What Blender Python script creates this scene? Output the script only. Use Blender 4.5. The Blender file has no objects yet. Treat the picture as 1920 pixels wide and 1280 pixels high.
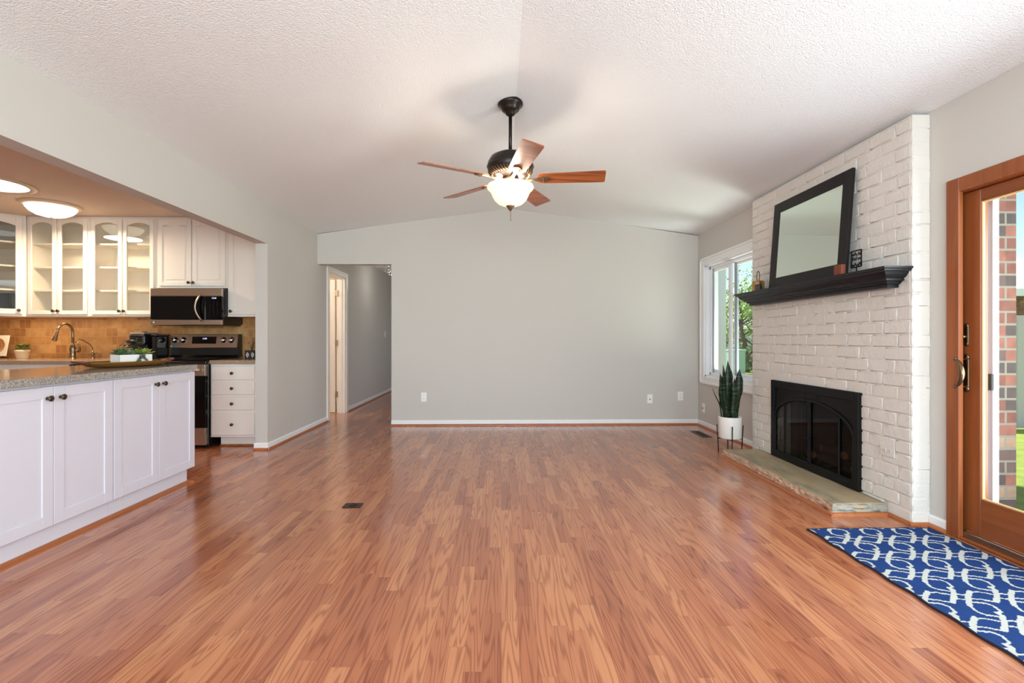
import bpy, bmesh, math, random
from mathutils import Vector, Matrix, Euler, noise
random.seed(7)
PI = math.pi
SC = bpy.context.scene
COL = SC.collection

# ------------------------------------------------------------------ camera, world, lights
H = 1.113
F = 910.0
cam_d = bpy.data.cameras.new('camera')
cam = bpy.data.objects.new('camera', cam_d)
COL.objects.link(cam)
SC.camera = cam
cam_d.sensor_width = 36.0
cam_d.lens = F / 1920 * 36.0
cam_d.shift_y = -5.0 / 1920
cam_d.clip_start = 0.02
cam_d.clip_end = 300
cam.location = (0, 0, H)
cam.rotation_euler = (PI / 2, 0, -math.atan2(20, F))

SC.view_settings.view_transform = 'Standard'
SC.view_settings.look = 'None'
SC.view_settings.gamma = 1.0
SC.view_settings.use_curve_mapping = False
SC.view_settings.exposure = 0.2
SC.cycles.use_denoising = True
SC.cycles.max_bounces = 10
SC.cycles.diffuse_bounces = 6
SC.cycles.glossy_bounces = 5
SC.cycles.transmission_bounces = 8
SC.cycles.transparent_max_bounces = 12
SC.cycles.caustics_reflective = False
SC.cycles.caustics_refractive = False
SC.cycles.sample_clamp_indirect = 6.0

world = bpy.data.worlds.new('world')
SC.world = world
world.use_nodes = True
wn = world.node_tree
wn.nodes.clear()
w_out = wn.nodes.new('ShaderNodeOutputWorld')
w_bg = wn.nodes.new('ShaderNodeBackground')
w_sky = wn.nodes.new('ShaderNodeTexSky')
w_sky.sky_type = 'NISHITA'
w_sky.sun_disc = False
w_sky.sun_elevation = math.radians(52)
w_sky.sun_rotation = math.radians(250)
w_sky.air_density = 1.0
w_sky.dust_density = 0.7
w_sky.ozone_density = 1.0
w_bg.inputs[1].default_value = 0.2
wn.links.new(w_sky.outputs[0], w_bg.inputs[0])
wn.links.new(w_bg.outputs[0], w_out.inputs[0])

def lamp(name, kind, loc, energy, color=(1, 1, 1), rot=(0, 0, 0), **kw):
    d = bpy.data.lights.new(name, kind)
    d.energy = energy
    d.color = color
    for k, v in kw.items():
        setattr(d, k, v)
    o = bpy.data.objects.new(name, d)
    o.location = loc
    o.rotation_euler = rot
    COL.objects.link(o)
    return o

def aim(o, to):
    o.rotation_euler = (Vector(to) - o.location).to_track_quat('-Z', 'Y').to_euler()

SUN = lamp('sun', 'SUN', (0, 0, 20), 6.5, (1.0, .96, .9), angle=math.radians(1.5))
aim(SUN, (9, -4, 0))
# added fill behind camera and below window sill; daylight by the sliding door
REAR_FILL = lamp('rear_fill_light', 'AREA', (.1, -2.32, 1.45), 266, (.745, .92, 1.0), shape='RECTANGLE', size=4.0, size_y=1.9)  # added lamp at an invented rear window, brightens the whole room
aim(REAR_FILL, (.1, 4, 4.2))
DOORL = lamp('sliding_door_light', 'AREA', (2.98, 1.45, 1.05), 92, (.86, .95, 1.0), shape='RECTANGLE', size=1.35, size_y=1.8)
aim(DOORL, (-1.2, 4.2, 2.5))
SILL_FILL = lamp('sill_fill_light', 'AREA', (3.12, 5.3, .22), 52, (.93, 1.0, .92), shape='RECTANGLE', size=.5, size_y=1.3)  # unseen lamp added below the sill to lift the far ceiling
aim(SILL_FILL, (1.2, 5.0, 2.4))
HALLW = lamp('hall_window_light', 'AREA', (.95, 8.6, 1.3), 14, (.85, .92, 1.0), shape='RECTANGLE', size=1.2, size_y=1.6)
aim(HALLW, (-2, 8.6, .9))
PORT = lamp('window_portal', 'AREA', (2.8, 5.43, 1.33), 1, shape='RECTANGLE', size=1.25, size_y=1.4)
aim(PORT, (-2, 5.43, 1.33))
PORT.data.cycles.is_portal = True
KREAR = lamp('kitchen_rear_light', 'AREA', (-4.1, .35, 1.5), 8, (.96, .97, 1.0), shape='RECTANGLE', size=1.8, size_y=1.2)  # area lamp at the unseen kitchen rear, facing the back run
aim(KREAR, (-4.1, 5, 1.2))

# ------------------------------------------------------------------ helpers
def S(r, g, b):
    f = lambda c: ((c / 255 + .055) / 1.055) ** 2.4 if c > 10.3 else c / 255 / 12.92
    return (f(r), f(g), f(b), 1.0)

def newmat(name):
    m = bpy.data.materials.new(name)
    m.use_nodes = True
    nt = m.node_tree
    return m, nt, nt.nodes['Principled BSDF']

def N(nt, typ, **kw):
    n = nt.nodes.new(typ)
    for k, v in kw.items():
        setattr(n, k, v)
    return n

def mat(name, col, rough=.5, metal=0., bump=None, var=0., spec=.5, emit=None, es=0., aniso=None, coat=0.):
    m, nt, b = newmat(name)
    b.inputs['Base Color'].default_value = col
    b.inputs['Roughness'].default_value = rough
    b.inputs['Metallic'].default_value = metal
    b.inputs['Specular IOR Level'].default_value = spec
    if coat:
        b.inputs['Coat Weight'].default_value = coat
        b.inputs['Coat Roughness'].default_value = .1
    if emit:
        b.inputs['Emission Color'].default_value = emit
        b.inputs['Emission Strength'].default_value = es
    tc = N(nt, 'ShaderNodeTexCoord')
    if var:
        no = N(nt, 'ShaderNodeTexNoise'); no.inputs['Scale'].default_value = 6; no.inputs['Detail'].default_value = 5
        nt.links.new(tc.outputs['Object'], no.inputs['Vector'])
        hv = N(nt, 'ShaderNodeHueSaturation'); hv.inputs['Color'].default_value = col
        mr = N(nt, 'ShaderNodeMapRange'); mr.inputs['To Min'].default_value = 1 - var; mr.inputs['To Max'].default_value = 1 + var
        nt.links.new(no.outputs[0], mr.inputs[0]); nt.links.new(mr.outputs[0], hv.inputs['Value'])
        nt.links.new(hv.outputs[0], b.inputs['Base Color'])
    if bump:
        sc, st = bump
        no = N(nt, 'ShaderNodeTexNoise'); no.inputs['Scale'].default_value = sc; no.inputs['Detail'].default_value = 4
        nt.links.new(tc.outputs['Object'], no.inputs['Vector'])
        bp = N(nt, 'ShaderNodeBump'); bp.inputs['Strength'].default_value = st; bp.inputs['Distance'].default_value = .01
        nt.links.new(no.outputs[0], bp.inputs['Height']); nt.links.new(bp.outputs[0], b.inputs['Normal'])
    return m

def math_n(nt, op, a, b=None, c=None):
    n = N(nt, 'ShaderNodeMath', operation=op)
    for i, v in enumerate((a, b, c)):
        if v is None: continue
        if hasattr(v, 'links') or hasattr(v, 'is_linked'):
            nt.links.new(v, n.inputs[i])
        else:
            n.inputs[i].default_value = v
    return n.outputs[0]

def ramp(nt, fac, stops, interp='LINEAR'):
    r = N(nt, 'ShaderNodeValToRGB')
    r.color_ramp.interpolation = interp
    e = r.color_ramp.elements
    while len(e) < len(stops): e.new(.5)
    for el, (p, c) in zip(e, stops):
        el.position = p; el.color = c
    nt.links.new(fac, r.inputs[0])
    return r.outputs[0]

def mixc(nt, fac, a, b, mode='MIX'):
    n = N(nt, 'ShaderNodeMix', data_type='RGBA', blend_type=mode)
    for i, v in ((0, fac), (6, a), (7, b)):
        if hasattr(v, 'is_linked'): nt.links.new(v, n.inputs[i])
        else: n.inputs[i].default_value = v
    return n.outputs[2]

def wood_strips(name, W, L, cols, rough=.22, grain=1.0, seam=.35):
    m, nt, b = newmat(name)
    tc = N(nt, 'ShaderNodeTexCoord')
    sp = N(nt, 'ShaderNodeSeparateXYZ'); nt.links.new(tc.outputs['Object'], sp.inputs[0])
    x, y = sp.outputs[0], sp.outputs[1]
    u = math_n(nt, 'DIVIDE', x, W)
    ci = math_n(nt, 'FLOOR', u)
    fu = math_n(nt, 'FRACT', u)
    wn1 = N(nt, 'ShaderNodeTexWhiteNoise', noise_dimensions='1D'); nt.links.new(ci, wn1.inputs['W'])
    off = math_n(nt, 'MULTIPLY', wn1.outputs[0], 5.0)
    v = math_n(nt, 'ADD', math_n(nt, 'DIVIDE', y, L), off)
    ri = math_n(nt, 'FLOOR', v)
    fv = math_n(nt, 'FRACT', v)
    cb = N(nt, 'ShaderNodeCombineXYZ'); nt.links.new(ci, cb.inputs[0]); nt.links.new(ri, cb.inputs[1])
    wn2 = N(nt, 'ShaderNodeTexWhiteNoise', noise_dimensions='3D'); nt.links.new(cb.outputs[0], wn2.inputs['Vector'])
    base = ramp(nt, wn2.outputs[0], cols)
    # cathedral grain
    sx = math_n(nt, 'SUBTRACT', fu, .5)
    seed = math_n(nt, 'MULTIPLY', wn2.outputs[0], 37.0)
    c2 = N(nt, 'ShaderNodeCombineXYZ')
    nt.links.new(math_n(nt, 'MULTIPLY', sx, .8), c2.inputs[0])
    nt.links.new(math_n(nt, 'MULTIPLY', y, .62), c2.inputs[1])
    nt.links.new(seed, c2.inputs[2])
    n1 = N(nt, 'ShaderNodeTexNoise'); n1.inputs['Scale'].default_value = 1.3; n1.inputs['Detail'].default_value = 1.5; n1.inputs['Roughness'].default_value = .45
    nt.links.new(c2.outputs[0], n1.inputs['Vector'])
    rings = math_n(nt, 'SINE', math_n(nt, 'MULTIPLY', n1.outputs[0], 78.0))
    rr = ramp(nt, math_n(nt, 'MULTIPLY_ADD', rings, .5, .5), [(0, (.0, .0, .0, 1)), (.22, (.6, .6, .6, 1)), (.6, (1, 1, 1, 1))])
    # fine fibre
    c3 = N(nt, 'ShaderNodeCombineXYZ')
    nt.links.new(math_n(nt, 'MULTIPLY', x, 260.0), c3.inputs[0])
    nt.links.new(math_n(nt, 'MULTIPLY', y, 5.0), c3.inputs[1])
    nt.links.new(seed, c3.inputs[2])
    n2 = N(nt, 'ShaderNodeTexNoise'); n2.inputs['Scale'].default_value = 1.0; n2.inputs['Detail'].default_value = 2
    nt.links.new(c3.outputs[0], n2.inputs['Vector'])
    fib = math_n(nt, 'MULTIPLY_ADD', n2.outputs[0], .34, .83)
    dark = mixc(nt, 1.0, base, (.58, .46, .44, 1), 'MULTIPLY')
    c = mixc(nt, math_n(nt, 'MULTIPLY', math_n(nt, 'SUBTRACT', 1.0, rr), .85 * grain), base, dark)
    hv = N(nt, 'ShaderNodeHueSaturation'); nt.links.new(c, hv.inputs['Color']); nt.links.new(fib, hv.inputs['Value'])
    # seams
    e1 = math_n(nt, 'LESS_THAN', fu, .018)
    e2 = math_n(nt, 'LESS_THAN', fv, .0022 / L * .5)
    ed = math_n(nt, 'MULTIPLY', math_n(nt, 'MAXIMUM', e1, e2), seam)
    c = mixc(nt, ed, hv.outputs[0], S(110, 60, 40))
    nt.links.new(c, b.inputs['Base Color'])
    b.inputs['Roughness'].default_value = rough
    b.inputs['Specular IOR Level'].default_value = .6
    b.inputs['Coat Weight'].default_value = .25; b.inputs['Coat Roughness'].default_value = .25
    bp = N(nt, 'ShaderNodeBump'); bp.inputs['Strength'].default_value = .05; bp.inputs['Distance'].default_value = .002
    nt.links.new(n2.outputs[0], bp.inputs['Height']); nt.links.new(bp.outputs[0], b.inputs['Normal'])
    return m

def grain_wood(name, c1, c2, rough=.35, axis='Z', scale=1.0):
    m, nt, b = newmat(name)
    tc = N(nt, 'ShaderNodeTexCoord')
    mp = N(nt, 'ShaderNodeMapping')
    s = {'X': (1.2, 22, 22), 'Y': (22, 1.2, 22), 'Z': (22, 22, 1.2)}[axis]
    mp.inputs['Scale'].default_value = tuple(v * scale for v in s)
    nt.links.new(tc.outputs['Object'], mp.inputs[0])
    n = N(nt, 'ShaderNodeTexNoise'); n.inputs['Scale'].default_value = 1.0; n.inputs['Detail'].default_value = 5; n.inputs['Distortion'].default_value = .8
    nt.links.new(mp.outputs[0], n.inputs['Vector'])
    nt.links.new(ramp(nt, n.outputs[0], [(.3, c1), (.7, c2)]), b.inputs['Base Color'])
    b.inputs['Roughness'].default_value = rough
    return m

def popcorn(name, col, strength=.6, scale=95, dist=.006):
    m, nt, b = newmat(name)
    b.inputs['Base Color'].default_value = col
    b.inputs['Roughness'].default_value = .95
    b.inputs['Specular IOR Level'].default_value = .1
    tc = N(nt, 'ShaderNodeTexCoord')
    vo = N(nt, 'ShaderNodeTexVoronoi'); vo.inputs['Scale'].default_value = scale
    no = N(nt, 'ShaderNodeTexNoise'); no.inputs['Scale'].default_value = scale * .6; no.inputs['Detail'].default_value = 3
    nt.links.new(tc.outputs['Object'], vo.inputs['Vector']); nt.links.new(tc.outputs['Object'], no.inputs['Vector'])
    h = math_n(nt, 'ADD', math_n(nt, 'MULTIPLY', vo.outputs['Distance'], -1.0), math_n(nt, 'MULTIPLY', no.outputs[0], 1.2))
    bp = N(nt, 'ShaderNodeBump'); bp.inputs['Strength'].default_value = strength; bp.inputs['Distance'].default_value = dist
    nt.links.new(h, bp.inputs['Height']); nt.links.new(bp.outputs[0], b.inputs['Normal'])
    return m

def brickmat(name, c1, c2, mortar, bw, bh, msize=.012, axes='XZ', rough=.8, bump=.4, spots=None):
    m, nt, b = newmat(name)
    tc = N(nt, 'ShaderNodeTexCoord')
    sp = N(nt, 'ShaderNodeSeparateXYZ'); nt.links.new(tc.outputs['Object'], sp.inputs[0])
    cb = N(nt, 'ShaderNodeCombineXYZ')
    ix = {'X': 0, 'Y': 1, 'Z': 2}
    if axes == 'SUM':
        nt.links.new(math_n(nt, 'ADD', sp.outputs[0], sp.outputs[1]), cb.inputs[0]); nt.links.new(sp.outputs[2], cb.inputs[1])
    else:
        nt.links.new(sp.outputs[ix[axes[0]]], cb.inputs[0]); nt.links.new(sp.outputs[ix[axes[1]]], cb.inputs[1])
    br = N(nt, 'ShaderNodeTexBrick')
    br.inputs['Color1'].default_value = c1; br.inputs['Color2'].default_value = c2; br.inputs['Mortar'].default_value = mortar
    br.inputs['Scale'].default_value = 1.0; br.inputs['Brick Width'].default_value = bw; br.inputs['Row Height'].default_value = bh
    br.inputs['Mortar Size'].default_value = msize; br.inputs['Mortar Smooth'].default_value = .3
    nt.links.new(cb.outputs[0], br.inputs['Vector'])
    no = N(nt, 'ShaderNodeTexNoise'); no.inputs['Scale'].default_value = 14; no.inputs['Detail'].default_value = 5
    nt.links.new(tc.outputs['Object'], no.inputs['Vector'])
    c = mixc(nt, .55, br.outputs[0], ramp(nt, no.outputs[0], [(.3, (.35, .35, .35, 1)), (.7, (1, 1, 1, 1))]), 'MULTIPLY')
    if spots:
        vo = N(nt, 'ShaderNodeTexWhiteNoise', noise_dimensions='2D')
        # per-brick colour
        r = math_n(nt, 'FLOOR', math_n(nt, 'DIVIDE', sp.outputs[2], bh))
        xo = math_n(nt, 'MULTIPLY', math_n(nt, 'MODULO', r, 2.0), .5)
        cc = math_n(nt, 'FLOOR', math_n(nt, 'ADD', math_n(nt, 'DIVIDE', (math_n(nt, 'ADD', sp.outputs[0], sp.outputs[1]) if axes == 'SUM' else sp.outputs[ix[axes[0]]]), bw), xo))
        c4 = N(nt, 'ShaderNodeCombineXYZ'); nt.links.new(cc, c4.inputs[0]); nt.links.new(r, c4.inputs[1])
        nt.links.new(c4.outputs[0], vo.inputs['Vector'])
        pc = ramp(nt, vo.outputs[0], spots, 'CONSTANT')
        c = mixc(nt, br.outputs['Fac'], mixc(nt, .5, pc, ramp(nt, no.outputs[0], [(.3, (.4, .4, .4, 1)), (.65, (1, 1, 1, 1))]), 'MULTIPLY'), mortar)
    nt.links.new(c, b.inputs['Base Color'])
    b.inputs['Roughness'].default_value = rough
    bp = N(nt, 'ShaderNodeBump'); bp.inputs['Strength'].default_value = bump; bp.inputs['Distance'].default_value = .008
    h = math_n(nt, 'ADD', math_n(nt, 'MULTIPLY', br.outputs['Fac'], -1.0), math_n(nt, 'MULTIPLY', no.outputs[0], .5))
    nt.links.new(h, bp.inputs['Height']); nt.links.new(bp.outputs[0], b.inputs['Normal'])
    return m

def granite(name, c1, c2, rough=.12, scale=160):
    m, nt, b = newmat(name)
    tc = N(nt, 'ShaderNodeTexCoord')
    no = N(nt, 'ShaderNodeTexNoise'); no.inputs['Scale'].default_value = scale; no.inputs['Detail'].default_value = 3
    n2 = N(nt, 'ShaderNodeTexNoise'); n2.inputs['Scale'].default_value = 5; n2.inputs['Detail'].default_value = 3
    for n in (no, n2): nt.links.new(tc.outputs['Object'], n.inputs['Vector'])
    c = ramp(nt, no.outputs[0], [(.35, c1), (.62, c2)])
    c = mixc(nt, .35, c, ramp(nt, n2.outputs[0], [(.3, (.6, .6, .6, 1)), (.7, (1, 1, 1, 1))]), 'MULTIPLY')
    nt.links.new(c, b.inputs['Base Color'])
    b.inputs['Roughness'].default_value = rough
    return m

def glassmat(name, tint=(1, 1, 1, 1), refl=.08, rough=0.0):
    m = bpy.data.materials.new(name); m.use_nodes = True
    nt = m.node_tree; nt.nodes.clear()
    o = N(nt, 'ShaderNodeOutputMaterial'); t = N(nt, 'ShaderNodeBsdfTransparent'); g = N(nt, 'ShaderNodeBsdfGlossy')
    t.inputs[0].default_value = tint; g.inputs['Roughness'].default_value = rough
    lw = N(nt, 'ShaderNodeLayerWeight'); lw.inputs[0].default_value = .5
    fz = math_n(nt, 'POWER', lw.outputs['Facing'], 4.0)
    mx = N(nt, 'ShaderNodeMixShader')
    nt.links.new(math_n(nt, 'MULTIPLY_ADD', fz, .5, refl * .5), mx.inputs[0]); nt.links.new(t.outputs[0], mx.inputs[1]); nt.links.new(g.outputs[0], mx.inputs[2])
    nt.links.new(mx.outputs[0], o.inputs[0])
    return m

# ------------------------------------------------------------------ mesh builder
WM = {}
class MB:
    def __init__(s): s.bm = bmesh.new(); s.mi = 0
    def _merge(s, tmp, M=None):
        if M is not None: bmesh.ops.transform(tmp, matrix=M, verts=tmp.verts)
        vm = {}
        for v in tmp.verts: vm[v] = s.bm.verts.new(v.co)
        for f in tmp.faces:
            try: nf = s.bm.faces.new([vm[v] for v in f.verts])
            except ValueError: continue
            nf.material_index = s.mi; nf.smooth = f.smooth
        tmp.free(); return s
    def box(s, x0, x1, y0, y1, z0, z1, bev=0, seg=1, M=None):
        t = bmesh.new()
        bmesh.ops.create_cube(t, size=1)
        for v in t.verts:
            v.co = Vector(((x0 + x1) / 2 + v.co.x * (x1 - x0), (y0 + y1) / 2 + v.co.y * (y1 - y0), (z0 + z1) / 2 + v.co.z * (z1 - z0)))
        if bev: bmesh.ops.bevel(t, geom=t.edges[:], offset=bev, segments=seg, affect='EDGES', profile=.5)
        return s._merge(t, M)
    def poly(s, pts, ext, M=None, smooth=False):
        """prism: list of 3-D points extruded by vector ext"""
        t = bmesh.new()
        a = [t.verts.new(p) for p in pts]; e = Vector(ext)
        b = [t.verts.new(Vector(p) + e) for p in pts]
        t.faces.new(a); t.faces.new(list(reversed(b)))
        n = len(pts)
        for i in range(n):
            f = t.faces.new([a[i], b[i], b[(i + 1) % n], a[(i + 1) % n]]); f.smooth = smooth
        bmesh.ops.recalc_face_normals(t, faces=t.faces)
        return s._merge(t, M)
    def lathe(s, prof, center=(0, 0, 0), seg=32, M=None, smooth=True, arc=2 * PI, caps=True):
        t = bmesh.new(); rings = []
        full = abs(arc - 2 * PI) < 1e-6
        n = seg if full else seg + 1
        for r, z in prof:
            if r < 1e-6: rings.append([t.verts.new((0, 0, z))])
            else: rings.append([t.verts.new((r * math.cos(arc * k / seg), r * math.sin(arc * k / seg), z)) for k in range(n)])
        for A, B in zip(rings, rings[1:]):
            for k in range(seg):
                k2 = (k + 1) % n if full else k + 1
                if len(A) == 1 and len(B) == 1: continue
                if len(A) == 1: f = t.faces.new([A[0], B[k], B[k2]])
                elif len(B) == 1: f = t.faces.new([A[k], A[k2], B[0]])
                else: f = t.faces.new([A[k], A[k2], B[k2], B[k]])
                f.smooth = smooth
        if caps:
            for R in (rings[0], rings[-1]):
                if len(R) > 2:
                    try: t.faces.new(R)
                    except ValueError: pass
        bmesh.ops.recalc_face_normals(t, faces=t.faces)
        bmesh.ops.translate(t, vec=Vector(center), verts=t.verts)
        return s._merge(t, M)
    def tube(s, pts, r, seg=8, closed=False, flat=None):
        pts = [Vector(p) for p in pts]; n = len(pts)
        rs = r if isinstance(r, (list, tuple)) else [r] * n
        t = bmesh.new(); rings = []; up = None
        for i, p in enumerate(pts):
            if closed: d = pts[(i + 1) % n] - pts[i - 1]
            else: d = pts[min(i + 1, n - 1)] - pts[max(i - 1, 0)]
            d.normalize()
            if up is None:
                up = Vector((0, 0, 1)) if abs(d.z) < .9 else Vector((1, 0, 0))
            a = d.cross(up).normalized(); b2 = a.cross(d).normalized(); up = b2
            fa, fb = flat or (1, 1)
            rings.append([t.verts.new(p + (a * math.cos(2 * PI * k / seg) * fa + b2 * math.sin(2 * PI * k / seg) * fb) * rs[i]) for k in range(seg)])
        pairs = list(zip(rings, rings[1:])) + ([(rings[-1], rings[0])] if closed else [])
        for A, B in pairs:
            for k in range(seg):
                f = t.faces.new([A[k], A[(k + 1) % seg], B[(k + 1) % seg], B[k]]); f.smooth = True
        if not closed:
            t.faces.new(rings[0]); t.faces.new(rings[-1])
        bmesh.ops.recalc_face_normals(t, faces=t.faces)
        return s._merge(t)
    def cyl(s, a, b, r, seg=16, r2=None):
        a = Vector(a); b = Vector(b); d = b - a; q = d.to_track_quat('Z', 'Y').to_matrix().to_4x4()
        return s.lathe([(r, 0), (r2 if r2 is not None else r, d.length)], seg=seg, M=Matrix.Translation(a) @ q)
    def sphere(s, c, r, seg=12, sc=(1, 1, 1)):
        t = bmesh.new(); bmesh.ops.create_uvsphere(t, u_segments=seg, v_segments=max(6, seg // 2), radius=r)
        for f in t.faces: f.smooth = True
        for v in t.verts: v.co = Vector((v.co.x * sc[0], v.co.y * sc[1], v.co.z * sc[2])) + Vector(c)
        return s._merge(t)
    def face(s, pts, smooth=False):
        f = s.bm.faces.new([s.bm.verts.new(p) for p in pts]); f.material_index = s.mi; f.smooth = smooth; return s
    def build(s, name, mats, parent=None, kind=None, local=False):
        me = bpy.data.meshes.new(name)
        if parent is not None and not local:
            bmesh.ops.transform(s.bm, matrix=WM[parent.name].inverted(), verts=s.bm.verts)
        s.bm.to_mesh(me); s.bm.free()
        for m in (mats if isinstance(mats, (list, tuple)) else [mats]): me.materials.append(m)
        o = bpy.data.objects.new(name, me); COL.objects.link(o)
        if parent is not None:
            o.parent = parent; WM[o.name] = WM[parent.name].copy()
        else: WM[o.name] = Matrix.Identity(4)
        if kind: o['kind'] = kind
        return o

def thing(name, label, cat, loc=(0, 0, 0), rz=0, group=None, kind=None, rot=None):
    o = bpy.data.objects.new(name, None); COL.objects.link(o)
    o.location = loc; o.rotation_euler = rot if rot else (0, 0, rz)
    o.empty_display_size = .05
    if label: o['label'] = label
    if cat: o['category'] = cat
    if group: o['group'] = group
    if kind: o['kind'] = kind
    WM[o.name] = Matrix.Translation(loc) @ (Euler(rot if rot else (0, 0, rz)).to_matrix().to_4x4())
    return o

def tag(o, label, cat, group=None):
    o['label'] = label; o['category'] = cat
    if group: o['group'] = group
    return o

def copy_tree(o, loc, rot=None, label=None, parent=None):
    c = o.copy(); COL.objects.link(c)
    if parent is None:
        c.location = loc
        if rot is not None: c.rotation_euler = rot
        if label: c['label'] = label
    else: c.parent = parent
    for ch in [x for x in COL.objects if x.parent == o]: copy_tree(ch, None, parent=c)
    return c

def text(name, body, size, m, parent, loc, rot, ext=.0004, align='CENTER'):
    cu = bpy.data.curves.new(name, 'FONT'); cu.body = body; cu.size = size; cu.extrude = ext
    cu.align_x = align; cu.align_y = 'CENTER'; cu.resolution_u = 2
    cu.materials.append(m)
    tmp = bpy.data.objects.new('tmp_text', cu)
    me = bpy.data.meshes.new_from_object(tmp)
    bpy.data.objects.remove(tmp)
    me.name = name
    o = bpy.data.objects.new(name, me); COL.objects.link(o)
    Wm = Matrix.Translation(loc) @ Euler(rot).to_matrix().to_4x4()
    o.parent = parent
    L = WM[parent.name].inverted() @ Wm
    o.location = L.to_translation(); o.rotation_euler = L.to_euler()
    WM[o.name] = Wm
    return o

# ------------------------------------------------------------------ materials
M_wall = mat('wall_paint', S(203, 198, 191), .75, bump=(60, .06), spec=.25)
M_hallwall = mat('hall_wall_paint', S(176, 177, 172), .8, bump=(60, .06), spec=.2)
M_ceil = popcorn('popcorn_ceiling', S(238, 241, 242), .7, 130, .003)
M_kceil = popcorn('kitchen_ceiling', S(228, 213, 199), .7, 120, .004)
M_white = mat('white_trim', S(240, 240, 240), .35)
M_cab = mat('white_cabinet_paint', S(218, 214, 222), .45, spec=.3)
M_cab2 = mat('kitchen_cabinet_paint', S(238, 232, 224), .4)
M_floor = wood_strips('laminate_floor', .064, .62,
    [(0, S(160, 94, 66)), (.25, S(176, 107, 74)), (.6, S(187, 119, 83)), (.85, S(198, 132, 91)), (1, S(170, 101, 72))], rough=.17, grain=.9)
M_qr = grain_wood('quarter_round_wood', S(158, 88, 46), S(178, 106, 60), .35, 'Y')
M_doorwood = grain_wood('door_wood', S(134, 70, 34), S(158, 88, 46), .32, 'Z')
M_doorwood_h = grain_wood('door_wood_rail', S(126, 64, 30), S(150, 82, 42), .32, 'Y')
M_brickw = mat('white_painted_brick', S(222, 215, 207), .6, bump=(45, .35), spec=.3)
M_redbrick = brickmat('red_brick', S(160, 90, 70), S(190, 140, 115), S(128, 118, 104), .2, .075, .008, 'SUM',
    spots=[(0, S(122, 76, 62)), (.3, S(82, 70, 65)), (.5, S(160, 130, 106)), (.62, S(142, 90, 74)), (.85, S(100, 80, 72))])
M_tile = brickmat('travertine_backsplash', S(196, 150, 104), S(168, 118, 78), S(196, 150, 100), .115, .095, .003, 'SUM', .45, .25,
    spots=[(0, S(198, 142, 84)), (.22, S(208, 156, 98)), (.45, S(180, 122, 70)), (.58, S(202, 148, 90)), (.78, S(188, 132, 78)), (.92, S(212, 164, 108))])
M_granite = granite('island_quartz', S(120, 112, 104), S(184, 176, 166), .1)
M_counter = granite('warm_lit_quartz', S(138, 118, 98), S(186, 164, 140), .12)  # tan in the base colour stands for warm light on the counter
M_steel = mat('stainless_steel', S(190, 172, 154), .28, 1.0)
M_steel2 = mat('chrome', S(220, 220, 220), .1, 1.0)
M_blackgl = mat('black_glass', S(7, 6, 7), .08, spec=.3)
M_black = mat('black_enamel', S(16, 15, 16), .3)
M_blackm = mat('black_metal', S(11, 10, 12), .5, spec=.25)
M_mantel = mat('black_mantel_paint', S(13, 13, 18), .34, spec=.35)
M_nickel = mat('brushed_nickel', S(140, 120, 98), .28, 1.0)
M_knob = mat('aged_bronze_knob', S(92, 78, 62), .35, .9)
M_bronze = mat('fan_bronze', S(46, 38, 34), .32, .6)
M_bronze2 = mat('fan_bronze_light', S(120, 96, 72), .35, .7)
M_blade = grain_wood('blade_wood', S(120, 62, 34), S(176, 98, 52), .3, 'X')
M_brass = mat('brass', S(190, 156, 98), .28, 1.0)
M_antbrass = mat('antique_brass', S(128, 108, 84), .3, 1.0)
M_gold = mat('gold_tray', S(156, 108, 48), .38, .55)
M_leather = mat('brown_leather', S(112, 52, 24), .5)
M_outlet = mat('outlet_plastic', S(242, 240, 236), .35)
M_outletbeige = mat('outlet_beige', S(196, 176, 148), .4)
M_slot = mat('dark_slot', S(40, 38, 36), .6)
M_pot = mat('white_ceramic', S(238, 232, 226), .45)
M_soil = mat('soil', S(40, 30, 22), .95, bump=(80, .6))
M_shade = mat('frosted_glass_shade', S(226, 212, 190), .45, emit=S(255, 232, 200), es=.85)
M_kshade = mat('kitchen_lamp_glass', S(255, 246, 230), .4, emit=S(255, 240, 216), es=2.4)
M_skytube = mat('sun_tunnel_diffuser', S(250, 250, 252), .4, emit=S(248, 250, 255), es=1.3)
M_ring = mat('beige_lamp_ring', S(222, 200, 172), .45)
M_mirror = mat('mirror_glass', S(224, 236, 226), .01, 1.0)
M_frame = mat('espresso_frame', S(22, 17, 17), .45, spec=.3)
M_glass = glassmat('window_glass', (.97, .98, .98, 1), .05)
M_cabglass = glassmat('cabinet_glass', (.96, .97, .96, 1), .1)
M_fpglass = glassmat('tinted_fire_glass', (.5, .48, .46, 1), .02)
M_vinyl = mat('white_vinyl', S(238, 240, 243), .35)
M_vinylgr = mat('grey_gasket', S(140, 146, 158), .5)
M_post = mat('porch_white', S(225, 228, 226), .6)
M_hearth = None
M_rugblue = mat('rug_blue', S(44, 76, 138), .95, bump=(700, .9), var=.22, spec=.1)
M_rugwhite = mat('rug_cream', S(232, 232, 222), .95, bump=(700, .9), spec=.1)
M_rugedge = mat('rug_navy_binding', S(22, 26, 52), .9)
M_grass = mat('lawn', S(146, 162, 80), .9, bump=(40, 1.0), var=.45, spec=.1)
M_leaf = mat('tree_leaves', S(150, 180, 86), .6, var=.3)
M_leaf2 = mat('tree_leaves_dark', S(92, 132, 54), .6, var=.3)
M_bark = mat('bark', S(84, 66, 52), .9, bump=(20, .6))
M_fence = mat('grey_fence', S(206, 200, 198), .7)
M_roof = mat('pale_roof', S(210, 206, 204), .8, bump=(30, .3))
M_teal = mat('utility_green', S(150, 184, 166), .5)
M_conc = mat('concrete', S(190, 188, 182), .8, bump=(30, .2))
M_chainm = mat('crystal', S(225, 230, 232), .05, .6)
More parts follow.
